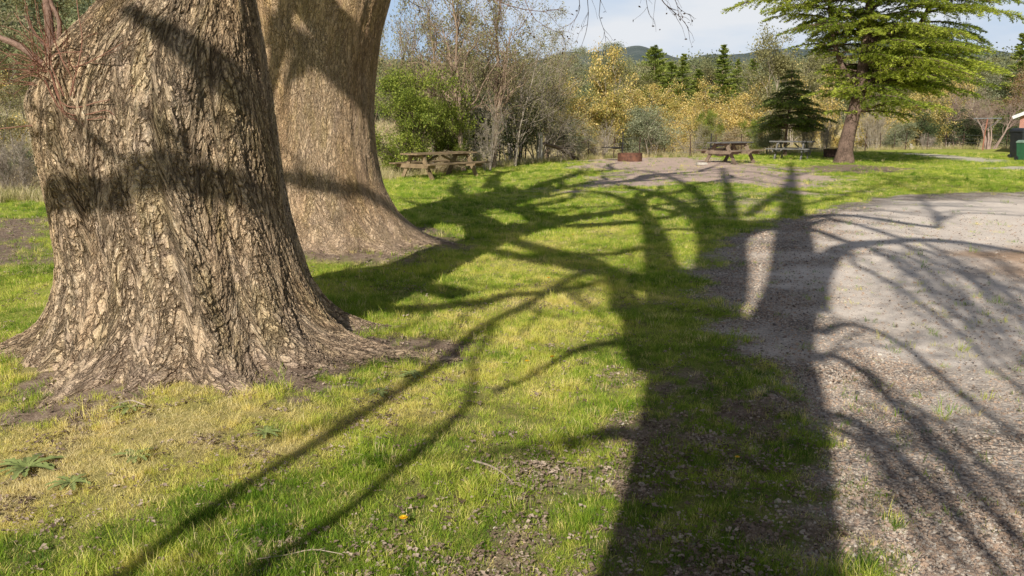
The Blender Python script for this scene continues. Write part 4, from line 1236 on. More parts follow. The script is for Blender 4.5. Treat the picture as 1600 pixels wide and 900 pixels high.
PROTO_Z = -400
def broad_tree(name, H=6.0, W=5.0, nst=1, seed=0, leaf=L_OLIVE, bark=B_GREY, lsize=0.12, nl=60, kids=(9, 5, 4), clump=0.30, bloom=0.0,
               trunkr=0.13, low=0.25, up=0.25, label=None, cat='tree', aspect=0.5, gap=0.44):
    rg = np.random.default_rng(seed)
    root = empty(name, (0, 0, 0), label, cat)
    tk = MB()
    P, R = stems(nst, H * 0.86, W * 0.22, trunkr, rg)
    tk.tubes(P, R, 7)
    C1, R1 = grow(P, R, kids[0] // max(1, min(nst, 3)) + 2, 1, 0.85, 6, up, 0.5, low, 0.02, 0.012, lref=W * 0.50, rg=rg)
    C2, R2 = grow(C1, R1, kids[1], 0.55, 0.7, 5, up * .5, 0.6, 0.25, 0.02, 0.009, rg=rg)
    C3, R3 = grow(C2, R2, kids[2], 0.55, 0.7, 4, 0.1, 0.6, 0.3, 0.03, 0.006, rg=rg)
    tk.tubes(C1, R1, 5); tk.tubes(C2, R2, 4); tk.tubes(C3, R3, 3)
    tk.build('trunk', bark, root, smooth=True)
    tips = np.concatenate([C3[:, -1], C3[:, 2], C2[:, -1]])
    tips = tips[fbm(tips[:, 0] * 2.6 / W * 3 + seed, tips[:, 1] * 2.6 / W * 3, tips[:, 2] * 2.6 / H * 3, 3) > gap]
    ct = rg.uniform(0.0, 1.0, len(tips))
    idx = np.repeat(np.arange(len(tips)), nl // 3)
    pos = tips[idx] + rg.normal(0, clump, (len(idx), 3)) * np.array([1, 1, 0.7])
    ok = pos[:, 2] > 0.1
    pos, idx = pos[ok], idx[ok]
    tint = np.clip(ct[idx] * 0.5 + 0.25 + rg.normal(0, 0.18, len(idx)), 0, 1)
    isb = (rg.random(len(tips)) < bloom)[idx] & (rg.random(len(idx)) < 0.8)
    lv = MB()
    lv.leaves(pos[~isb], lsize * rg.uniform(0.6, 1.3, (~isb).sum()), tint[~isb], 0.2, aspect)
    lv.build('crown', leaf, root)
    if isb.any():
        bl = MB(); bl.leaves(pos[isb] + [0, 0, .04], lsize * 0.85 * rg.uniform(0.6, 1.3, isb.sum()), tint[isb], 0.0, 0.8)
        bl.build('blossom', L_BLOOM, root)
    return root, H, W

def conifer(name, H=9, W=4.5, seed=0, leaf=L_PINE, bark=B_BROWN, nwh=26, per=6, lsize=0.16, nl=26, up=0.15, pw=0.8, low=0.06, label=None):
    rg = np.random.default_rng(seed)
    root = empty(name, (0, 0, 0), label, 'tree')
    tk = MB()
    P = np.array([[[rg.normal(0, .03), rg.normal(0, .03), -0.2 + (H + .2) * u] for u in np.linspace(0, 1, 8)]])
    tk.tubes(P, (0.14 * H / 9) * (1 - 0.95 * np.linspace(0, 1, 8))[None], 7)
    N = nwh * per
    hh = np.sort(rg.uniform(low, 0.985, N)); a = rg.uniform(0, 2 * math.pi, N)
    L = W / 2 * (1 - hh) ** pw * rg.uniform(0.6, 1.15, N) + 0.10
    u = np.linspace(0, 1, 5)
    D = np.stack([np.cos(a), np.sin(a)], -1)
    C = np.zeros((N, 5, 3))
    C[:, :, :2] = D[:, None] * (L[:, None] * u)[:, :, None]
    C[:, :, 2] = (hh * H)[:, None] + L[:, None] * (up * u + 0.10 * u ** 2 - 0.25 * (1 - hh[:, None]) * u ** 2)
    R = (0.012 + 0.02 * (1 - hh))[:, None] * (1 - 0.8 * u)
    tk.tubes(C, R, 3); tk.build('trunk', bark, root, smooth=True)
    idx = np.repeat(np.arange(N), nl)
    t = rg.uniform(0.15, 1.03, len(idx)) ** 0.8
    i0 = np.minimum((t * 4).astype(int), 3); f = (t * 4 - i0)[:, None]
    pos = C[idx, i0] * (1 - f) + C[idx, i0 + 1] * f
    wdt = (0.28 * L[idx] * (1.15 - t))[:, None]
    pos = pos + rg.normal(0, 1, pos.shape) * np.array([1, 1, 0.35]) * (wdt * .6 + 0.03)
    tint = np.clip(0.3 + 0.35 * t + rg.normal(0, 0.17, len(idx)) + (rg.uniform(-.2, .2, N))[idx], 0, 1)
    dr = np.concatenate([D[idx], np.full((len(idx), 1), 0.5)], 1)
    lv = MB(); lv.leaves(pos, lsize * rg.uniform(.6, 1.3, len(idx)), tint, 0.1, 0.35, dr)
    lv.build('crown', leaf, root)
    return root, H, W

def bare_tree(name, H=6.0, W=4.5, nst=6, seed=0, bark=B_GREY, kids=(9, 6, 4), r=0.06, leaf=None, nl=0, low=0.15, up=0.3, spread=None, mr=0.006, label=None, cat='tree', droop=0.0, lsize=.08):
    rg = np.random.default_rng(seed)
    root = empty(name, (0, 0, 0), label, cat)
    P, R = stems(nst, H * 0.85, (spread or W * 0.4), r, rg, base=0.25 if nst > 2 else 0.05)
    tk = MB(); tk.tubes(P, R, 6)
    C1, R1 = grow(P, R, kids[0], 1, 0.65, 6, up, 0.55, low, droop, mr * 1.6, lref=W * 0.42, rg=rg)
    tk.tubes(C1, R1, 4)
    tk.build('trunk', bark, root, smooth=True)
    tw = MB()
    C2, R2 = grow(C1, R1, kids[1], 0.55, 0.65, 5, up * .4, 0.6, 0.15, droop, mr, rg=rg)
    C3, R3 = grow(C2, R2, kids[2], 0.6, 0.6, 4, 0.08, 0.6, 0.15, droop, mr * .8, rg=rg)
    tw.tubes(C2, R2, 3); tw.tubes(C3, R3, 3)
    tw.build('crown', bark, root)
    if leaf is not None and nl:
        tips = C3[:, 1:].reshape(-1, 3); idx = rg.integers(0, len(tips), nl)
        lv = MB(); pos = tips[idx] + rg.normal(0, .08, (nl, 3))
        lv.leaves(pos, lsize * rg.uniform(.6, 1.4, nl), np.clip(rg.normal(.5, .22, nl), 0, 1), 0.1, .55)
        lv.build('leaves', leaf, root)
    return root, H, W

USED = set()
SIZES = {}
def real_size(root):
    if id(root) not in SIZES:
        zz, xx = [], []
        for ch in root.children:
            a_ = np.empty(len(ch.data.vertices) * 3, np.float32); ch.data.vertices.foreach_get('co', a_)
            a_ = a_.reshape(-1, 3); zz.append(a_[:, 2]); xx.append(np.hypot(a_[:, 0], a_[:, 1]))
        SIZES[id(root)] = (float(np.percentile(np.concatenate(zz), 99.6)), 2 * float(np.percentile(np.concatenate(xx), 96)))
    return SIZES[id(root)]
def place(proto, px, D, top, wpx=None, label=None, group=None, rz=None):
    root, H, W = proto
    d = ray(px, 195); x = d[0] / d[1] * D; y = D
    z = float(gz(x, y))
    ztop = at_depth(px, top, D)[2]
    H, W = real_size(root)
    s = max(0.15, (ztop - z) / H)
    sw = s if wpx is None else (wpx / F * D) / W
    rz = rng.uniform(0, 6.28) if rz is None else rz
    if id(root) not in USED:
        USED.add(id(root))
        root.location = (x, y, z - .03); root.rotation_euler[2] = rz; root.scale = (sw, sw, s)
        if label: root['label'] = label
        if group: root['group'] = group
        return root
    return copy_tree(root, (x, y, z - .03), rz, (sw, sw, s), label, group)

# prototypes
p_green = broad_tree('green_shrub', 4, 4.4, 6, 11, L_GREEN, B_DARK, 0.085, 96, (13, 6, 4), 0.17, gap=0.5, trunkr=0.05, low=0.04, up=0.15, cat='shrub', aspect=.6)
p_olive = broad_tree('olive_tree', 6, 5.5, 3, 12, L_OLIVE, B_GREY, 0.11, 42, (10, 6, 5), 0.25, trunkr=0.08, low=0.12)
p_thin = broad_tree('thin_leaved_tree', 7, 4.6, 3, 13, L_OLIVE, B_BROWN, 0.09, 15, (12, 7, 5), 0.22, trunkr=0.07, low=0.15)
p_wat1 = broad_tree('wattle_tree', 5, 5, 3, 14, L_WATTLE, B_GREY, 0.12, 60, (10, 6, 4), 0.24, 0.42, 0.07, 0.10)
p_wat2 = broad_tree('wattle_tree', 5, 5, 2, 15, L_WATTLE, B_GREY, 0.12, 60, (10, 6, 4), 0.24, 0.82, 0.07, 0.06)
p_wat3 = broad_tree('wattle_tree', 5.5, 4.2, 2, 16, L_OLIVE, B_GREY, 0.12, 48, (9, 6, 4), 0.26, 0.35, 0.07, 0.15)
p_grey = broad_tree('grey_green_bush', 3, 3.6, 5, 17, L_GREY, B_GREY, 0.10, 50, (10, 5, 4), 0.2, trunkr=0.035, low=0.04, cat='shrub')
p_ever = broad_tree('dark_evergreen_shrub', 4, 4.2, 4, 18, L_EVER, B_DARK, 0.12, 60, (10, 5, 4), 0.25, trunkr=0.05, low=0.05, cat='shrub')
p_gum = broad_tree('gum_tree', 12, 7.5, 1, 19, L_GREY, B_PALE, 0.20, 60, (14, 6, 4), 0.42, trunkr=0.2, low=0.3, up=0.4)
p_gum2 = broad_tree('gum_tree', 11, 6.5, 1, 20, L_OLIVE, B_PALE, 0.19, 60, (12, 6, 4), 0.36, trunkr=0.2, low=0.25, up=0.4)
p_con1 = conifer('pine_tree', 9, 4.6, 31, nl=60, lsize=.26)
p_con2 = conifer('pine_tree', 10, 4.0, 32, nwh=34, pw=0.9, nl=55, lsize=.26)
p_con3 = conifer('pine_tree', 8, 5.0, 33, pw=0.45, nwh=24, nl=70, lsize=.26, low=.3)
p_bare1 = bare_tree('bare_tree', 7, 5.5, 2, 41, B_BROWN, (16, 7, 4), 0.10, leaf=L_OLIVE, nl=2600, up=.25, spread=1.0, low=.22)
p_bare2 = bare_tree('bare_tree', 7, 6, 5, 42, B_GREY, (11, 7, 4), 0.06, leaf=L_OLIVE, nl=7500, up=.1, droop=.1, spread=2.6)
p_bare3 = bare_tree('arching_bare_shrub', 3.6, 5, 9, 43, B_GREY, (8, 6, 4), 0.035, up=0.0, droop=0.22, spread=2.4, cat='shrub', leaf=L_OLIVE, nl=1500)
p_pale = bare_tree('pale_stemmed_bare_tree', 4.6, 5.6, 6, 44, B_PINK, (9, 8, 6), 0.10, up=0.15, spread=1.7, low=0.45)
p_brush = bare_tree('bare_grey_bush', 2.4, 2.4, 12, 45, B_GREY, (8, 6, 4), 0.02, up=0.4, cat='shrub')
p_silver = bare_tree('silvery_bare_shrub', 2.6, 2.2, 12, 46, B_PALE, (8, 6, 4), 0.018, up=0.6, cat='shrub')
p_russet = broad_tree('russet_tree', 6, 4.6, 2, 47, L_BROWN, B_PINK, 0.10, 42, (10, 6, 5), 0.25, trunkr=0.07, low=0.2)
p_straw = broad_tree('straw_coloured_shrub', 2.2, 3.0, 7, 48, L_STRAW, B_PINK, 0.09, 36, (8, 5, 4), 0.16, trunkr=0.02, low=0.04, cat='shrub')

# behind the first table, left to centre
place(p_green, 648, 27.3, 108, 150, 'dense yellow green leafy shrub right behind the brown picnic table')
place(p_green, 700, 28.5, 150, 100, 'smaller leafy green shrub between the table end and bare stems', rz=2.0)
place(p_thin, 622, 33, -30, 130, 'tall thinly leaved tree rising beside the second old trunk')
place(p_olive, 672, 31.5, 52, 150, 'olive brown bushy tree above the dense green shrub')
place(p_bare1, 726, 28.0, -70, 150, 'tall bare reddish brown tree nearest the right end of the brown table')
place(p_bare1, 768, 30.5, -60, 140, 'tall bare tree in the middle of the thicket', rz=1.0)
place(p_bare2, 800, 32.0, 5, 170, 'bare many stemmed tree with a few olive leaves in the thicket')
place(p_bare2, 842, 35.0, 42, 130, 'rounded twiggy tree at the right end of the thicket', rz=2.2)
place(p_bare1, 688, 30.0, -20, 130, 'bare stems rising behind the leafy green shrub', rz=4.2)
place(p_bare3, 762, 28.4, 150, 100, 'low arching bare shrub drooping over the brush heap')
place(p_bare3, 846, 36, 150, 150, 'arching bare shrub behind the thick timber post', rz=2.6)
place(p_olive, 805, 38, 25, 190, 'broad olive brown tree filling the back of the thicket', rz=1.3)
place(p_olive, 748, 37, 0, 150, 'tall olive tree deep behind the bare stems', rz=3.1)
place(p_thin, 852, 40, 45, 120, 'thin leaved domed tree behind the timber post', rz=1.0)
place(p_ever, 735, 33, 150, 150, 'dark evergreen shrub deep inside the thicket')
place(p_ever, 815, 35, 130, 130, 'dark low shrub behind the arching bare branches', rz=1.0)
place(p_straw, 690, 27.2, 235, 60, 'small straw coloured shrub under the far end of the brown table')
# behind the sand and the fire pit
place(p_wat1, 900, 44, 128, 110, 'wattle with orange yellow blossom just right of the thicket')
place(p_wat1, 948, 46, 72, 80, 'tall open wattle with sparse blossom behind the red fire pit')
place(p_gum, 943, 95, 68, 78, 'pale rounded gum tree far behind the tall open wattle')
place(p_gum, 896, 120, 74, 46, 'small pale gum top seen above the orange wattle', rz=1.0)
place(p_grey, 888, 38, 185, 80, 'grey green bush beside the leaning dead branch')
place(p_grey, 1020, 41, 166, 84, 'grey green bush right of the red fire pit')
place(p_bare3, 940, 39, 190, 90, 'sparse low bare shrub left of the fire pit pole', rz=1.0)
place(p_wat1, 975, 52, 138, 90, 'wattle in mixed green and yellow directly above the red fire pit', rz=2.0)
place(p_wat2, 1010, 58, 150, 80, 'low bright wattle above the grey green bush')
place(p_wat1, 1058, 55, 165, 80, 'pale yellow wattle between fire pit and dark topped table', rz=4.0)
place(p_wat2, 1098, 66, 126, 80, 'bright yellow wattle left of the dark pine')
place(p_wat2, 1162, 62, 127, 96, 'brightest yellow wattle, left of the young dark cedar', rz=2.0)
place(p_wat1, 1135, 70, 150, 70, 'small wattle between the two bright yellow ones', rz=1.1)
place(p_bare3, 1085, 45, 196, 70, 'leaning bare shrub just behind the dark topped table', rz=3.0)
place(p_olive, 1100, 50, 178, 60, 'small olive shrub above the left of the dark topped table', rz=5.0)
place(p_green, 1174, 60, 186, 36, 'small bright green bush on the straw slope', rz=1.0)
place(p_straw, 1142, 58, 200, 60, 'straw coloured low shrub on the slope behind the dark topped table', rz=1.0)
place(p_con3, 1020, 82, 72, 60, 'flat topped round pine on the skyline')
place(p_con1, 985, 84, 112, 60, 'short pine left of the flat topped pine', rz=1.0)
place(p_con1, 1047, 78, 96, 56, 'pine just right of the flat topped pine', rz=2.0)
place(p_con2, 1064, 74, 84, 52, 'slim pointed pine standing above the pale wattle')
place(p_con2, 1125, 72, 70, 60, 'tallest dark pointed pine in the middle of the skyline', rz=1.0)
place(p_con1, 1088, 80, 108, 50, 'low pine left of the tallest pointed pine', rz=3.0)
place(p_con2, 1148, 84, 92, 42, 'thin pine behind the right side of the tallest pointed pine', rz=4.0)
place(p_con3, 1106, 95, 118, 60, 'faint pine deep between the yellow wattles', rz=2.0)
place(p_gum2, 1206, 62, 42, 92, 'tall yellowish gum tree left of the cedar crown')
place(p_gum2, 1262, 70, 78, 90, 'gum tree showing through the gap beside the cedar', rz=1.0)
place(p_olive, 1178, 78, 104, 60, 'olive tree between the pine and the tall gum', rz=2.4)
place(p_olive, 1225, 58, 130, 80, 'olive tree behind the young dark cedar', rz=.7)
place(p_grey, 1205, 44, 190, 54, 'grey green bush behind the shaded picnic table', rz=2.0)
place(p_brush, 1268, 43, 178, 44, 'bare grey bush right of the shaded picnic table')
place(p_brush, 1290, 44.5, 184, 40, 'bare grey bush just left of the cedar trunk', rz=1.0)
# right side, behind the cedar and the lawn
place(p_wat2, 1290, 60, 108, 70, 'orange yellow wattle seen left of the cedar trunk under its crown', rz=.4)
place(p_olive, 1345, 62, 100, 90, 'olive tree behind the cedar trunk', rz=.2)
place(p_silver, 1366, 54, 163, 44, 'silvery bare shrub right of the cedar trunk')
place(p_wat1, 1350, 57, 170, 70, 'low wattle at the foot of the silvery shrub', rz=.9)
place(p_wat2, 1408, 58, 148, 80, 'orange wattle under the right side of the cedar crown', rz=2.9)
place(p_wat1, 1452, 59, 140, 80, 'wattle behind the pale gate post', rz=5.2)
place(p_ever, 1440, 57, 172, 70, 'dark shrub right of the pale gate post', rz=2.0)
place(p_grey, 1402, 55.5, 190, 60, 'grey green shrub left of the pale gate post', rz=3.0)
place(p_brush, 1450, 55.5, 206, 30, 'small pinkish bare shrub beside the gate post brace', rz=3.0)
place(p_ever, 1490, 59, 162, 80, 'dark evergreen shrub left of the clothes line pole', rz=4.0)
place(p_ever, 1528, 60, 178, 60, 'dark evergreen shrub directly behind the clothes line pole', rz=5.0)
place(p_ever, 1596, 61, 172, 80, 'dark evergreen shrub behind the pale stemmed tree', rz=.5)
place(p_pale, 1552, 56, 140, 116, 'spreading bare tree with several pale stems behind the clothes line', rz=.4)
place(p_pale, 1500, 66, 128, 90, 'pinkish bare tree top left of the pale stemmed tree', rz=2.4)
place(p_russet, 1594, 66, 96, 90, 'russet bare topped tree at the right edge of the photo')
place(p_wat1, 1482, 72, 110, 80, 'wattle high behind the dark shrubs on the right', rz=1.9)
place(p_con2, 1582, 78, 52, 62, 'tall feathery green tree on the right skyline', rz=2.0)
place(p_con2, 1608, 84, 62, 60, 'feathery tree on the skyline above the brick house', rz=3.0)
place(p_gum2, 1520, 95, 88, 80, 'gum crown behind the right end of the cedar branches', rz=2.0)
place(p_olive, 1400, 85, 92, 90, 'olive tree far behind the cedar crown', rz=4.4)
place(p_olive, 1660, 62, 110, 120, 'olive tree beyond the right edge of the photo', rz=1.4)
place(p_wat1, 1035, 62, 128, 80, 'pale wattle standing below the group of pines', rz=3.3)
place(p_olive, 965, 62, 112, 90, 'olive tree behind the tall open wattle', rz=3.9)
place(p_wat3, 872, 47, 112, 90, 'loose olive and yellow tree at the right shoulder of the thicket', rz=1.9)
place(p_wat2, 1072, 50, 150, 70, 'short bright wattle left of the olive shrub behind the dark topped table', rz=1.4)
place(p_wat2, 925, 50, 150, 70, 'short golden wattle behind the fire pit hotplate', rz=2.4)
place(p_grey, 1000, 47, 178, 70, 'pale grey green bush between the golden wattles', rz=2.4)
place(p_green, 1106, 56, 172, 44, 'yellow green bush below the bright yellow wattle left of the dark pine', rz=2.9)
place(p_wat3, 1240, 66, 96, 80, 'open yellow green tree behind the young dark cedar', rz=4.9)
place(p_gum2, 985, 78, 96, 90, 'green gum filling the skyline left of the flat topped pine', rz=3.3)
place(p_olive, 1040, 88, 98, 100, 'olive tree filling the skyline behind the pines', rz=.3)
place(p_gum2, 1090, 86, 100, 80, 'green gum between the two groups of pines', rz=5.3)
place(p_gum, 1150, 92, 96, 80, 'grey green gum right of the tallest pointed pine', rz=2.3)
place(p_con1, 1172, 82, 92, 50, 'pine left of the tall yellowish gum', rz=2.5)
place(p_gum2, 1300, 85, 70, 90, 'gum crown behind the cedar trunk', rz=1.7)
place(p_gum2, 1450, 86, 92, 90, 'gum crown behind the orange wattle under the cedar', rz=2.7)
place(p_gum, 1555, 80, 96, 90, 'grey gum crown above the pale stemmed bare tree', rz=3.7)
# left of the near trunk
place(p_wat3, 20, 30, 105, 130, 'yellow green loose tree directly left of the red shoots', rz=1.2)
place(p_thin, -20, 38, -40, 150, 'tall thin leaved tree at the top left corner', rz=2.2)
place(p_olive, 50, 40, 60, 120, 'olive tree behind the red shoots of the near trunk', rz=4.2)
place(p_straw, 30, 22, 250, 80, 'straw coloured shrub beside the bare ground at the far left', rz=1.2)
place(p_brush, 18, 19.5, 205, 110, 'low tangled bare bush left of the near trunk', rz=.5)
place(p_ever, 45, 23, 225, 120, 'dark low shrub at the far left behind the bare ground', rz=.2)
place(p_olive, -60, 24, 150, 170, 'olive bush outside the left edge', rz=2.2)
place(p_bare2, -30, 27, 90, 150, 'twiggy tree at the left edge behind the bare ground', rz=.2)
place(p_wat3, 40, 55, 60, 120, 'yellow green tree on the slope at the far left', rz=.2)
place(p_gum2, 60, 80, -20, 130, 'tall gum tree high on the left slope', rz=.2)
place(p_gum, -40, 85, -30, 150, 'grey gum tree on the left slope', rz=.8)
place(p_russet, 10, 48, 140, 60, 'small orange brown tree on the left slope', rz=.8)
place(p_olive, 120, 60, 40, 140, 'olive tree glimpsed above the burl of the near trunk', rz=.8)
place(p_thin, 560, 36, -20, 120, 'thin leaved tree mostly hidden by the second old trunk', rz=.8)
place(p_olive, 520, 42, 60, 160, 'olive tree hidden behind the second old trunk', rz=.8)
place(p_bare1, 460, 34, 40, 150, 'bare tree hidden behind the old trunks', rz=.3)

# brush heap by the end of the first table
hp = G3(765, 262)
m = MB(); rg = np.random.default_rng(77)
N = 260
a = rg.uniform(0, 6.28, N); c = rg.normal(0, 1, (N, 3)) * [0.95, .45, .0] + [0, 0, 0]; c[:, 2] = np.abs(rg.normal(0.18, .17, N))
d = np.stack([np.cos(a), np.sin(a), rg.normal(0.05, .25, N)], 1) * rg.uniform(.3, 1.0, N)[:, None]
u = np.linspace(-.5, .5, 4)
P = c[:, None] + d[:, None] * u[None, :, None] + rg.normal(0, .03, (N, 4, 3))
P[:, :, 2] = np.maximum(P[:, :, 2], 0.01)
m.tubes(P, np.repeat(rg.uniform(.006, .022, N)[:, None], 4, 1), 4)
o = m.build('brush_heap', B_PINK, None, label='heap of cut dry branches at the right end of the brown table', cat='brush heap'); o.location = hp

# ------------------------------------------------------------------ cedars
def cedar(name, loc, H, leaders, lenf, nb, leaf, label, seed, sub=22, tuft=0.10, per=11, r0=0.33, group=None, lowz=2.0, hmax=None):
    rg = np.random.default_rng(seed)
    root = empty(name, loc, label, 'cedar tree', group)
    tk = MB()
    LP = []
    for pts, r_a, r_b in leaders:
        P = catmull(np.array(pts, float), 0.3)
        k = len(P); R = r_a + (r_b - r_a) * np.linspace(0, 1, k) ** 0.8
        if r_a == r0:
            R = R * (1 + 0.55 * np.exp(-np.clip(P[:, 2], 0, 9) / 0.22))
        tk.tubes(P, R, 14); LP.append((P, R))
    bp, br, subP, subR, lpos, ldir, ltint = [], [], [], [], [], [], []
    for b in range(nb):
        P, R = LP[b % len(LP)] if b % 3 else LP[0]
        z = lowz + (P[-1, 2] - lowz) * rg.random() ** 1.0
        if z > P[-1, 2] or z < P[0, 2]: z = rg.uniform(max(P[0, 2], lowz), P[-1, 2])
        k = int(np.argmin(np.abs(P[:, 2] - z))); p0 = np.array([np.interp(z, P[:, 2], P[:, 0]), np.interp(z, P[:, 2], P[:, 1]), z])
        az = rg.uniform(0, 2 * math.pi)
        L = lenf(az, z, P is LP[0][0]) * rg.uniform(0.5, 1.15)
        if L < 0.25: continue
        d = np.array([math.cos(az), math.sin(az), 0])
        rise = rg.uniform(0.0, 0.42)
        u = np.linspace(0, 1, 8)
        C = p0 + d * (L * u)[:, None]
        C[:, 2] += L * (rise * u - (rise * 0.55 + 0.10) * u ** 2.0) - 0.05 * L * u ** 4
        C[1:, :2] += np.cumsum(rg.normal(0, 0.03 * L / 3, (7, 2)), 0)
        bp.append(C); br.append(min(R[k] * .5, 0.018 * L + 0.012) * (1 - 0.85 * u))
        ns = max(6, int(sub * L / 3))
        side = np.cross(d, [0, 0, 1.0])
        bt_ = rg.uniform(-.28, .22)
        for s_ in range(ns):
            t = 0.16 + 0.86 * (s_ + rg.random()) / ns
            t = min(t, 1.0); i0 = min(int(t * 7), 6); f = t * 7 - i0
            q = C[i0] * (1 - f) + C[i0 + 1] * f
            sl = L * 0.36 * (1.08 - t) ** 0.7 * rg.uniform(0.6, 1.15) + 0.15
            sd = side * (1 if s_ % 2 else -1) * rg.uniform(0.6, 1) + d * rg.uniform(0.45, 1.0); sd[2] = rg.normal(-0.02, 0.08)
            sd /= np.linalg.norm(sd)
            uu = np.linspace(0, 1, 4)
            Sx = q + sd * (sl * uu)[:, None]; Sx[:, 2] -= sl * 0.34 * uu ** 1.6
            subP.append(Sx); subR.append(0.008 * (1 - .7 * uu) + .002)
            m_ = max(4, int(per * sl / 0.6))
            tt = rg.random(m_) ** .8
            pp = q + sd * (sl * tt)[:, None]; pp[:, 2] -= sl * 0.34 * tt ** 1.6
            w_ = 0.16 * (1.1 - tt)[:, None] * sl
            pp = pp + np.cross(sd, [0, 0, 1])[None] * rg.normal(0, 1, (m_, 1)) * w_ + np.array([0, 0, 1]) * rg.normal(0.015, .022, (m_, 1))
            lpos.append(pp); ldir.append(np.repeat((sd + np.array([0, 0, .25]))[None], m_, 0))
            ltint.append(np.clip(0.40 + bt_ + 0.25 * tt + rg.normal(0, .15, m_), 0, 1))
    tk.build('trunk', B_CEDAR, root, smooth=True)
    m = MB(); m.tubes(np.array(bp), np.array(br), 5); m.tubes(np.array(subP), np.array(subR), 3); m.build('branches', B_CEDAR, root)
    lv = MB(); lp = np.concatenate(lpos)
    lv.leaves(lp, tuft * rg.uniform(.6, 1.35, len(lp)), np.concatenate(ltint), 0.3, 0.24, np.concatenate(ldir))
    lv.build('crown', leaf, root)
    return root

def clen(az, z, main):
    c = math.cos(az)
    if c < 0:
        L = np.interp(z, [1.9, 3.0, 4.2, 5.2, 6.2, 8, 11, 14], [1.5, 2.0, 1.6, 3.4, 5.0, 4.6, 3.6, 0.5]) * (0.55 + 0.45 * abs(c))
    else:
        L = np.interp(z, [1.9, 2.6, 4, 6, 8, 11, 14], [4.0, 6.2, 6.6, 5.8, 4.8, 3.4, 0.5]) * (0.55 + 0.45 * abs(c))
    if not main: L *= 0.62
    return float(L)
cl_ = G3(1318, 255)
cedar('cedar_tree', cl_, 13, [
    ([(0, 0, -.2), (.05, 0, .8), (.25, 0, 2.0), (.45, 0, 3.4), (.55, 0, 6), (.5, 0, 9), (.5, 0, 13)], .33, .05),
    ([(.35, 0, 2.7), (1.0, -.2, 3.6), (2.0, -.3, 4.8), (2.9, -.2, 6.5), (3.2, 0, 10)], .15, .04),
    ([(.35, 0, 2.9), (-.4, .3, 4.2), (-.9, .5, 6.4), (-1.1, .5, 10)], .12, .04)],
    clen, 370, L_CEDAR, 'large spreading cedar with layered yellow green branches on the right lawn', 61, lowz=2.0, per=42, sub=24, tuft=.13)
yc = G3(1226, 244)
def ylen(az, z, main): return float(np.interp(z, [1.0, 1.7, 2.4, 3.2, 4.6], [1.4, 2.3, 1.8, 1.0, 0.15]))
cedar('cedar_tree', yc, 4.8, [([(0, 0, -.1), (0, 0, 1), (.06, 0, 2.6), (.10, 0, 4.75)], .09, .012)], ylen, 130, L_DARK,
      'young dark green cedar with a pointed top behind the shaded table', 62, sub=30, per=34, tuft=.12, r0=.09, lowz=1.35)
# ------------------------------------------------------------------ scattered cover (grass, gravel, litter, far wood)
def scatter(name, pts, rot, scl, idx, tint, protos):
    me = raw_mesh(name, pts, [], (), None, False, {
        'rot': ('FLOAT_VECTOR', rot), 'scl': ('FLOAT', scl), 'pick': ('INT', idx), 'tint': ('FLOAT', tint)})
    o = link(bpy.data.objects.new(name, me), kind='stuff')
    pc = bpy.data.collections.new(name + '_pieces')
    for k, pm in enumerate(protos):
        po = bpy.data.objects.new('%s_piece_%02d' % (name, k), pm)
        pc.objects.link(po)
    ng = bpy.data.node_groups.new(name + '_nodes', 'GeometryNodeTree')
    ng.interface.new_socket('Geometry', in_out='INPUT', socket_type='NodeSocketGeometry')
    ng.interface.new_socket('Geometry', in_out='OUTPUT', socket_type='NodeSocketGeometry')
    N = ng.nodes.new; L = ng.links.new
    gi, go = N('NodeGroupInput'), N('NodeGroupOutput')
    ci = N('GeometryNodeCollectionInfo'); ci.inputs['Collection'].default_value = pc
    ci.inputs['Separate Children'].default_value = True; ci.inputs['Reset Children'].default_value = True
    ip = N('GeometryNodeInstanceOnPoints'); ip.inputs['Pick Instance'].default_value = True
    def na(t, nm):
        a = N('GeometryNodeInputNamedAttribute'); a.data_type = t; a.inputs['Name'].default_value = nm
        return a.outputs[0]
    L(gi.outputs[0], ip.inputs['Points']); L(ci.outputs[0], ip.inputs['Instance'])
    L(na('INT', 'pick'), ip.inputs['Instance Index'])
    er = N('FunctionNodeEulerToRotation'); L(na('FLOAT_VECTOR', 'rot'), er.inputs[0]); L(er.outputs[0], ip.inputs['Rotation'])
    L(na('FLOAT', 'scl'), ip.inputs['Scale'])
    L(ip.outputs[0], go.inputs[0])
    md = o.modifiers.new('scatter', 'NODES'); md.node_group = ng
    return o

def sample_polar(n, r0, r1, p, a0=-36, a1=36, rg=rng):
    """radius pdf ~ r^(1-p)"""
    u = rg.random(n); k = 2 - p
    r = (r0 ** k + u * (r1 ** k - r0 ** k)) ** (1 / k) if abs(k) > 1e-6 else r0 * (r1 / r0) ** u
    a = np.radians(rg.uniform(a0, a1, n))
    return r * np.sin(a), r * np.cos(a), r

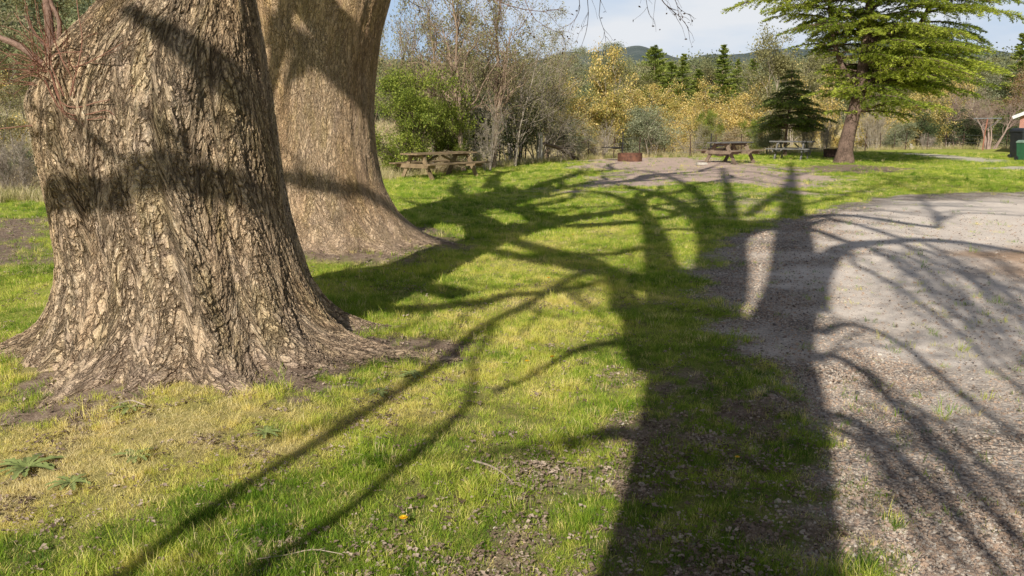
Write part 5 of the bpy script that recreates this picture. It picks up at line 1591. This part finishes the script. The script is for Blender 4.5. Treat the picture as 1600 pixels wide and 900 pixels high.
def blades(n, rad_, h0, h1, w, rg, lean=0.5, segs=2):
    a = rg.uniform(0, 6.283, n); q = rad_ * np.sqrt(rg.random(n))
    b = np.stack([np.cos(a) * q, np.sin(a) * q, np.full(n, -0.006)], 1)
    h = rg.uniform(h0, h1, n)
    ld = np.stack([np.cos(a + rg.normal(0, 1.0, n)), np.sin(a + rg.normal(0, 1.0, n)), np.zeros(n)], 1)
    ln = (rg.uniform(0.1, 1.0, n) * lean * h)[:, None]
    m = b + ld * ln * 0.35 + np.array([0, 0, 1]) * (h * 0.6)[:, None]
    t = b + ld * ln + np.array([0, 0, 1]) * h[:, None]
    f = rg.uniform(0, 6.283, n); s = np.stack([np.cos(f), np.sin(f), np.zeros(n)], 1) * (w * rg.uniform(.6, 1.2, n) / 2)[:, None]
    V = np.stack([b - s, b + s, m + s * .8, m - s * .8, t], 1).reshape(-1, 3)
    o = np.arange(n)[:, None] * 5
    return V, o + np.array([[0, 1, 2, 3]]), o + np.array([[3, 2, 4]])

GRASS = mat_leaf('grass_blade', [(0.0, (0.08, 0.17, 0.015)), (0.28, (0.29, 0.43, 0.035)), (0.52, (0.66, 0.68, 0.11)), (0.76, (0.93, 0.78, 0.26)), (1.0, (0.95, 0.80, 0.44))],
                 0.35, 0.16, 0.55, 3.0, True)
def tuft_mesh(k, n, rad_, h0, h1, w, lean, mat=None):
    V, q, t = blades(n, rad_, h0, h1, w, np.random.default_rng(100 + k), lean)
    return raw_mesh('tuft%02d' % k, V, [q, t], [mat or GRASS])
tufts = [tuft_mesh(k, 16, .055, .018, .045, .0030, 1.3) for k in range(4)] + \
        [tuft_mesh(4 + k, 15, .05, .03, .065, .0032, 1.0) for k in range(3)] + \
        [tuft_mesh(7 + k, 18, .045, .05, .10, .0036, 1.1) for k in range(2)]
rg = np.random.default_rng(500)
x, y, r = sample_polar(230000, 2.3, 52, 1.42, rg=rg)
M_ = masks(x, y)
d1 = np.hypot(x - T1[0], y - T1[1]); d2 = np.hypot(x - T2[0], y - T2[1])
clump = fbm(x * 1.7, y * 1.7, 21.0, 3)
pr = (1 - 0.985 * M_['grav']) * (1 - 0.90 * M_['dirt']) * (1 - .96 * M_['sand']) * (1 - M_['path']) * (1 - .8 * M_['far']) * (1 - 0.35 * M_['lit'] * sst(0.45, 0.6, fbm(x * 4, y * 4, 3.3)))
pr *= (0.55 + 0.9 * sst(0.35, 0.62, clump))
pr *= sst(0.85, 1.15, d1) * sst(0.85, 1.15, d2)
ok = rg.random(len(x)) < pr
x, y, r, clump = x[ok], y[ok], r[ok], clump[ok]; M_ = {k: v[ok] for k, v in M_.items()}
n_ = len(x)
tint = np.clip(0.31 + 0.22 * (fbm(x * 1.1, y * 1.1, 31.0, 4) - 0.5) * 2.2 + 0.60 * M_['dry'] + rg.normal(0, .13, n_) + 0.5 * (fbm(x * 5.5, y * 5.5, 71.0, 3) - 0.5) - 0.10 * M_['lit'] - 0.05 * sst(7, 3.5, r) - .06 * sst(9, 22, r), 0, 1)
yellowish = rg.random(n_) < 0.12
tint[yellowish] = rg.uniform(.6, .95, yellowish.sum())
idx = rg.integers(0, 4, n_)
tall = (clump > 0.56) & (rg.random(n_) < .6) & (M_['dry'] < .6); idx[tall] = rg.integers(4, 7, tall.sum())
vt = (fbm(x * 2.7, y * 2.7, 41.0, 3) > .66) & (rg.random(n_) < .5); idx[vt] = rg.integers(7, 9, vt.sum())
scl = rg.uniform(.45, 1.0, n_) * np.clip((r / 4.0), 0.85, None) ** 0.30 * (1 - .3 * M_['dry']) * (1 - .2 * M_['lit'])
rot = np.stack([rg.normal(0, .16, n_), rg.normal(0, .16, n_), rg.uniform(0, 6.283, n_)], 1)
scatter('grass', np.stack([x, y, gz(x, y)], 1), rot, scl, idx, tint, tufts)

# rough grass beyond the lawn edge
ROUGH = mat_leaf('rough_grass_blade', [(0.0, (0.12, 0.18, 0.03)), (0.4, (0.38, 0.36, 0.12)), (0.7, (0.66, 0.55, 0.30)), (1.0, (0.82, 0.70, 0.46))], 0.3, 0.15, 0.6, 0.6, True)
rt = [tuft_mesh(20 + k, 34, .22, .18, .55, .016, .7, ROUGH) for k in range(4)]
aa = np.radians(rg.uniform(-37, 37, 16000)); e = rg.random(16000) ** 1.6 * 45 - 0.3
r_ = np.interp(aa, EA, ER) + e
x, y = r_ * np.sin(aa), r_ * np.cos(aa)
keep = rg.random(len(x)) < (0.35 + 0.65 * sst(.4, .6, fbm(x * .4, y * .4, 2)))
keep &= ~((e < 0.6) & (fbm(x * .8, y * .8, 7) < .5))
x, y, e = x[keep], y[keep], e[keep]; n_ = len(x)
scatter('rough_grass', np.stack([x, y, gz(x, y)], 1), np.stack([rg.normal(0, .1, n_), rg.normal(0, .1, n_), rg.uniform(0, 6.28, n_)], 1),
        rg.uniform(.6, 1.4, n_) * (0.55 + .45 * sst(0, 4, e)), rg.integers(0, 4, n_), np.clip(rg.normal(.55, .2, n_) + .2 * sst(4, 20, e), 0, 1), rt)

# gravel stones
def pebble_mesh(k):
    rg_ = np.random.default_rng(300 + k)
    t_ = (1 + 5 ** .5) / 2
    v = np.array([(-1, t_, 0), (1, t_, 0), (-1, -t_, 0), (1, -t_, 0), (0, -1, t_), (0, 1, t_), (0, -1, -t_), (0, 1, -t_), (t_, 0, -1), (t_, 0, 1), (-t_, 0, -1), (-t_, 0, 1)])
    v /= np.linalg.norm(v[0])
    f = [(0, 11, 5), (0, 5, 1), (0, 1, 7), (0, 7, 10), (0, 10, 11), (1, 5, 9), (5, 11, 4), (11, 10, 2), (10, 7, 6), (7, 1, 8), (3, 9, 4), (3, 4, 2), (3, 2, 6), (3, 6, 8), (3, 8, 9), (4, 9, 5), (2, 4, 11), (6, 2, 10), (8, 6, 7), (9, 8, 1)]
    v = v * rg_.uniform(.75, 1.2, (12, 1)) * np.array([1.1, .85, .55])
    return raw_mesh('stone%02d' % k, v, [np.array(f)], [STONE], None, False)
n = NT('stone')
at = n.attr('tint', 'INSTANCER').outputs['Fac']
sc_ = n.ramp(at, [(0.0, (0.15, 0.13, 0.125)), (0.22, (0.48, 0.35, 0.27)), (0.45, (0.64, 0.45, 0.32)), (0.62, (0.46, 0.39, 0.34)), (0.85, (0.72, 0.59, 0.47)), (1.0, (0.82, 0.74, 0.64))])
STONE = n.done(n.pbsdf(n.mix(n.noise(n.pos(), 200, 3, .6), sc_, n.mix(1.0, sc_, (0.6, 0.58, 0.56), 'MULTIPLY')), 0.85, 0.3))
pebs = [pebble_mesh(k) for k in range(7)]
x, y, r = sample_polar(330000, 2.3, 17, 2.35, -8, 38, rg)
M_ = masks(x, y)
coarse = 0.25 + 0.75 * sst(0.35, 0.6, fbm(x * 1.3, y * 1.3, 51.0, 4))
pr = np.clip(M_['grav'] * (1 - .93 * M_['smooth']) * coarse + 0.05 * M_['dirt'] * M_['lit'] + 0.01 * M_['lit'] + 0.06 * M_['grav'], 0, 1)
ok = rg.random(len(x)) < pr * .95
x, y, r = x[ok], y[ok], r[ok]; n_ = len(x)
size = np.exp(rg.normal(math.log(.0052), .38, n_)) * np.clip(r / 5, 1, None) ** .5
scatter('gravel', np.stack([x, y, gz(x, y) + size * .2], 1), np.stack([rg.normal(0, .4, n_), rg.normal(0, .4, n_), rg.uniform(0, 6.28, n_)], 1),
        size, rg.integers(0, 7, n_), rg.random(n_), pebs)
NPEB = n_

# dead leaves and bark crumbs
LIT = mat_leaf('leaf_litter', [(0.0, (0.10, 0.065, 0.045)), (0.5, (0.25, 0.175, 0.125)), (1.0, (0.50, 0.39, 0.30))], 0.1, 0.1, 0.7, 9, True)
def litter_mesh(k):
    rg_ = np.random.default_rng(400 + k); n0 = 4
    V, T_ = [], []
    for j in range(n0):
        c = rg_.normal(0, .018, 3); c[2] = rg_.uniform(.003, .014); a = rg_.uniform(0, 6.28); L_ = rg_.uniform(.012, .03); w = L_ * rg_.uniform(.25, .5)
        d = np.array([math.cos(a), math.sin(a), rg_.normal(0, .25)]); s = np.array([-math.sin(a), math.cos(a), 0])
        b = len(V)
        V += [c - d * L_ / 2, c + s * w + [0, 0, rg_.uniform(0, .008)], c + d * L_ / 2, c - s * w + [0, 0, rg_.uniform(0, .008)], c - [0, 0, .002]]
        T_ += [[b, b + 4, b + 1], [b + 4, b + 2, b + 1], [b, b + 3, b + 4], [b + 4, b + 3, b + 2]]
    return raw_mesh('litter%02d' % k, np.array(V), [np.array(T_)], [LIT])
lits = [litter_mesh(k) for k in range(6)]
x, y, r = sample_polar(60000, 2.3, 24, 1.75, rg=rg)
M_ = masks(x, y)
cl2 = sst(.52, .64, fbm(x * 2.6, y * 2.6, 61.0, 4))
d1 = np.hypot(x - T1[0], y - T1[1]); d2 = np.hypot(x - T2[0], y - T2[1])
pr = 0.05 + 0.60 * M_['lit'] * (.15 + cl2) + 0.28 * cl2 + 0.5 * M_['dirt'] * (d1 > 1.2) * (d2 > 1.2)
pr = pr * (1 - .9 * M_['grav']) * (1 - .8 * M_['far'])
ok = rg.random(len(x)) < pr
x, y, r = x[ok], y[ok], r[ok]; n_ = len(x)
scatter('leaf_litter', np.stack([x, y, gz(x, y) + .012], 1), np.stack([rg.normal(0, .25, n_), rg.normal(0, .25, n_), rg.uniform(0, 6.28, n_)], 1),
        rg.uniform(.35, 1.0, n_) * np.clip(r / 5, 1, None) ** .3, rg.integers(0, 6, n_), np.clip(rg.normal(.6, .25, n_), 0, 1), lits)

# far wood on the hills and scrub on the middle slope
FARL = mat_leaf('far_wood_leaf', [(0.0, (0.10, 0.12, 0.07)), (0.4, (0.22, 0.24, 0.11)), (0.7, (0.35, 0.34, 0.16)), (1.0, (0.54, 0.44, 0.20))], 0.2, 0.2, 0.7, 0.02, True)
def crown_mesh(k, nl=1500):
    rg_ = np.random.default_rng(600 + k)
    m = MB()
    lob = rg_.normal(0, .28, (9, 3)) * [1, 1, .8] + [0, 0, .62]
    c = lob[rg_.integers(0, 9, nl)] + rg_.normal(0, .13, (nl, 3))
    m.leaves(c, rg_.uniform(.03, .075, nl), 0.5, 0.1, .7)
    m.tubes([[0, 0, -.1], [0, 0, .3], [.02, 0, .7]], [.04, .03, .015], 5)
    return m.mesh('far_crown%02d' % k, FARL)
def spire_mesh(k, nl=1300):
    rg_ = np.random.default_rng(650 + k); m = MB()
    h = rg_.random(nl) ** 1.2; a = rg_.uniform(0, 6.28, nl); q = .24 * (1 - h) * rg_.uniform(.3, 1.15, nl) * (.75 + .4 * np.sin(h * 60 + a))
    m.leaves(np.stack([np.cos(a) * q, np.sin(a) * q, .08 + h * .95], 1), rg_.uniform(.03, .07, nl), 0.3, .1, .5, np.stack([np.cos(a), np.sin(a), np.full(nl, .3)], 1))
    m.tubes([[0, 0, -.1], [0, 0, .3], [0, 0, .9]], [.03, .02, .01], 5)
    return m.mesh('far_spire%02d' % k, FARL)
crs = [crown_mesh(k) for k in range(4)] + [spire_mesh(k) for k in range(2)]
n0 = 3600
aa = np.radians(rg.uniform(-40, 40, n0)); u = rg.random(n0)
e = 42 + 330 * u ** 1.7
r_ = np.interp(aa, EA, ER) + e
x, y = r_ * np.sin(aa), r_ * np.cos(aa)
keep = rg.random(n0) < (0.25 + .75 * sst(.40, .55, fbm(x * .02, y * .02, 3))) * (0.45 + .55 * sst(60, 130, e))
x, y, e = x[keep], y[keep], e[keep]; n_ = len(x)
hgt = rg.uniform(3.5, 8.5, n_) * (0.55 + .45 * sst(50, 120, e))
pk_ = np.where(rg.random(n_) < .3, rg.integers(4, 6, n_), rg.integers(0, 4, n_))
scatter('distant_wood', np.stack([x, y, gz(x, y) - .3], 1), np.stack([np.zeros(n_), np.zeros(n_), rg.uniform(0, 6.28, n_)], 1), hgt, pk_,
        np.clip(rg.normal(.42, .22, n_), 0, 1), crs)

# ------------------------------------------------------------------ small single things on the grass
PETAL = mat_plain('yellow_petal', (0.90, 0.60, 0.02), 0.6, 0.0, (0.85, 0.48, 0.01), 40)
STALK = mat_plain('green_stalk', (0.16, 0.24, 0.05), 0.7)
WEED = mat_plain('weed_leaf_green', (0.27, 0.31, 0.10), 0.9, 0.0, (0.15, 0.19, 0.05), 30)
def flower(px, py, r, label, hh=.04):
    g = G3(px, py)
    t = empty('dandelion', g, label, 'flower', 'yellow dandelions in the grass', rng.uniform(0, 6))
    m = MB(); m.tubes([[0, 0, -.01], [.004, 0, hh * .6], [.008, 0, hh]], [.0018] * 3, 5); m.build('stalk', STALK, t)
    m = MB()
    for ly, (nn, rr, up) in enumerate(((18, r, .25), (14, r * .75, .6), (9, r * .45, 1.2))):
        for k in range(nn):
            a = 6.283 * k / nn + rng.uniform(-.1, .1); d = np.array([math.cos(a), math.sin(a), up]); d /= np.linalg.norm(d)
            s = np.array([-math.sin(a), math.cos(a), 0]) * rr * .17; c = np.array([.008, 0, hh + .001 * ly])
            m.add([c, c + d * rr * .6 + s, c + d * rr, c + d * rr * .6 - s], [[0, 1, 2, 3]])
    m.build('bloom', PETAL, t)
flower(630, 829, .020, 'biggest yellow dandelion, alone in the grass nearest the bottom of the photo', .05)
flower(822, 573, .019, 'left one of two yellow dandelions close together in sunlit grass')
flower(863, 569, .021, 'right one of two yellow dandelions close together in sunlit grass', .05)
flower(1154, 727, .014, 'small yellow dandelion inside the wide trunk shadow')
flower(856, 440, .024, 'yellow dandelion beside the crossing branch shadows')
flower(750, 475, .022, 'yellow dandelion just right of the edge of the near tree shadow')
flower(922, 355, .026, 'yellow dandelion in the lit grass beyond the crossing branch shadows')
flower(895, 371, .024, 'small yellow dandelion just above the crossing branch shadows')
def weed(px, py, R, label, nn=9):
    g = G3(px, py)
    m = MB(); rg_ = np.random.default_rng(int(px))
    for k in range(nn):
        a = 6.283 * k / nn + rg_.normal(0, .2); L_ = R * rg_.uniform(.65, 1.15)
        d = np.array([math.cos(a), math.sin(a), 0]); s = np.array([-math.sin(a), math.cos(a), 0])
        V, q = [], []
        n8 = 9
        for j in range(n8):
            u = j / (n8 - 1)
            w = L_ * .16 * (math.sin(math.pi * min(1, u * .85 + .08)) ** .7) * (1.0 if j % 2 else .55)
            c = d * L_ * u + np.array([0, 0, .012 + L_ * .42 * u * (1 - u * .9)])
            V += [c - s * w + [0, 0, w * .35], c, c + s * w + [0, 0, w * .35]]
        for j in range(n8 - 1):
            b = j * 3; q += [[b, b + 1, b + 4, b + 3], [b + 1, b + 2, b + 5, b + 4]]
        m.add(V, q)
    o = m.build('thistle_rosette', WEED, None, label=label, cat='weed', group='flat weed rosettes in the grass'); o.location = g
weed(42, 735, .15, 'largest flat weed rosette near the left edge of the photo', 12)
weed(212, 716, .10, 'weed rosette in the dry grass below the near trunk')
weed(112, 758, .10, 'small weed rosette right below the largest one')
weed(415, 680, .09, 'weed rosette in yellow grass right of the near trunk base')
weed(592, 616, .10, 'weed rosette below the right root of the near trunk')
weed(645, 588, .10, 'blue green weed patch beside the tip of the right root')
weed(205, 640, .11, 'weed growing against the front foot of the near trunk')
def stick(pts, r, label, mat, cat='stick'):
    Q = [G3(px, py) + [0, 0, hz] for px, py, hz in pts]
    P = catmull(np.array(Q), .03) - Q[0]
    m = MB(); m.tubes(P, np.linspace(r, r * .5, len(P)), 6, cap=True)
    C, R = grow(P[None, ::max(1, len(P) // 6)], np.full((1, len(P[::max(1, len(P) // 6)])), r), 2, .3, .6, 4, .05, .5, .3, .05, .0012)
    m.tubes(C, R, 4)
    o = m.build('twig', mat, None, label=label, cat=cat); o.location = Q[0]
STK = mat_plain('dry_twig', (0.50, 0.40, 0.30), 0.8, 0.0, (0.28, 0.21, 0.16), 40)
stick([(403, 885, .03), (450, 880, .035), (490, 874, .04), (535, 877, .03)], .0028, 'thin pale twig lying in the grass at the bottom of the photo', STK)
stick([(740, 726, .02), (768, 738, .03), (790, 752, .03), (803, 764, .02)], .006, 'rough brown twig lying in the grass right of the middle', STK)
stick([(228, 646, .05), (205, 641, .06), (188, 644, .05)], .005, 'short twig lying against the front roots of the near trunk', STK)
print('GRASS etc', NPEB)
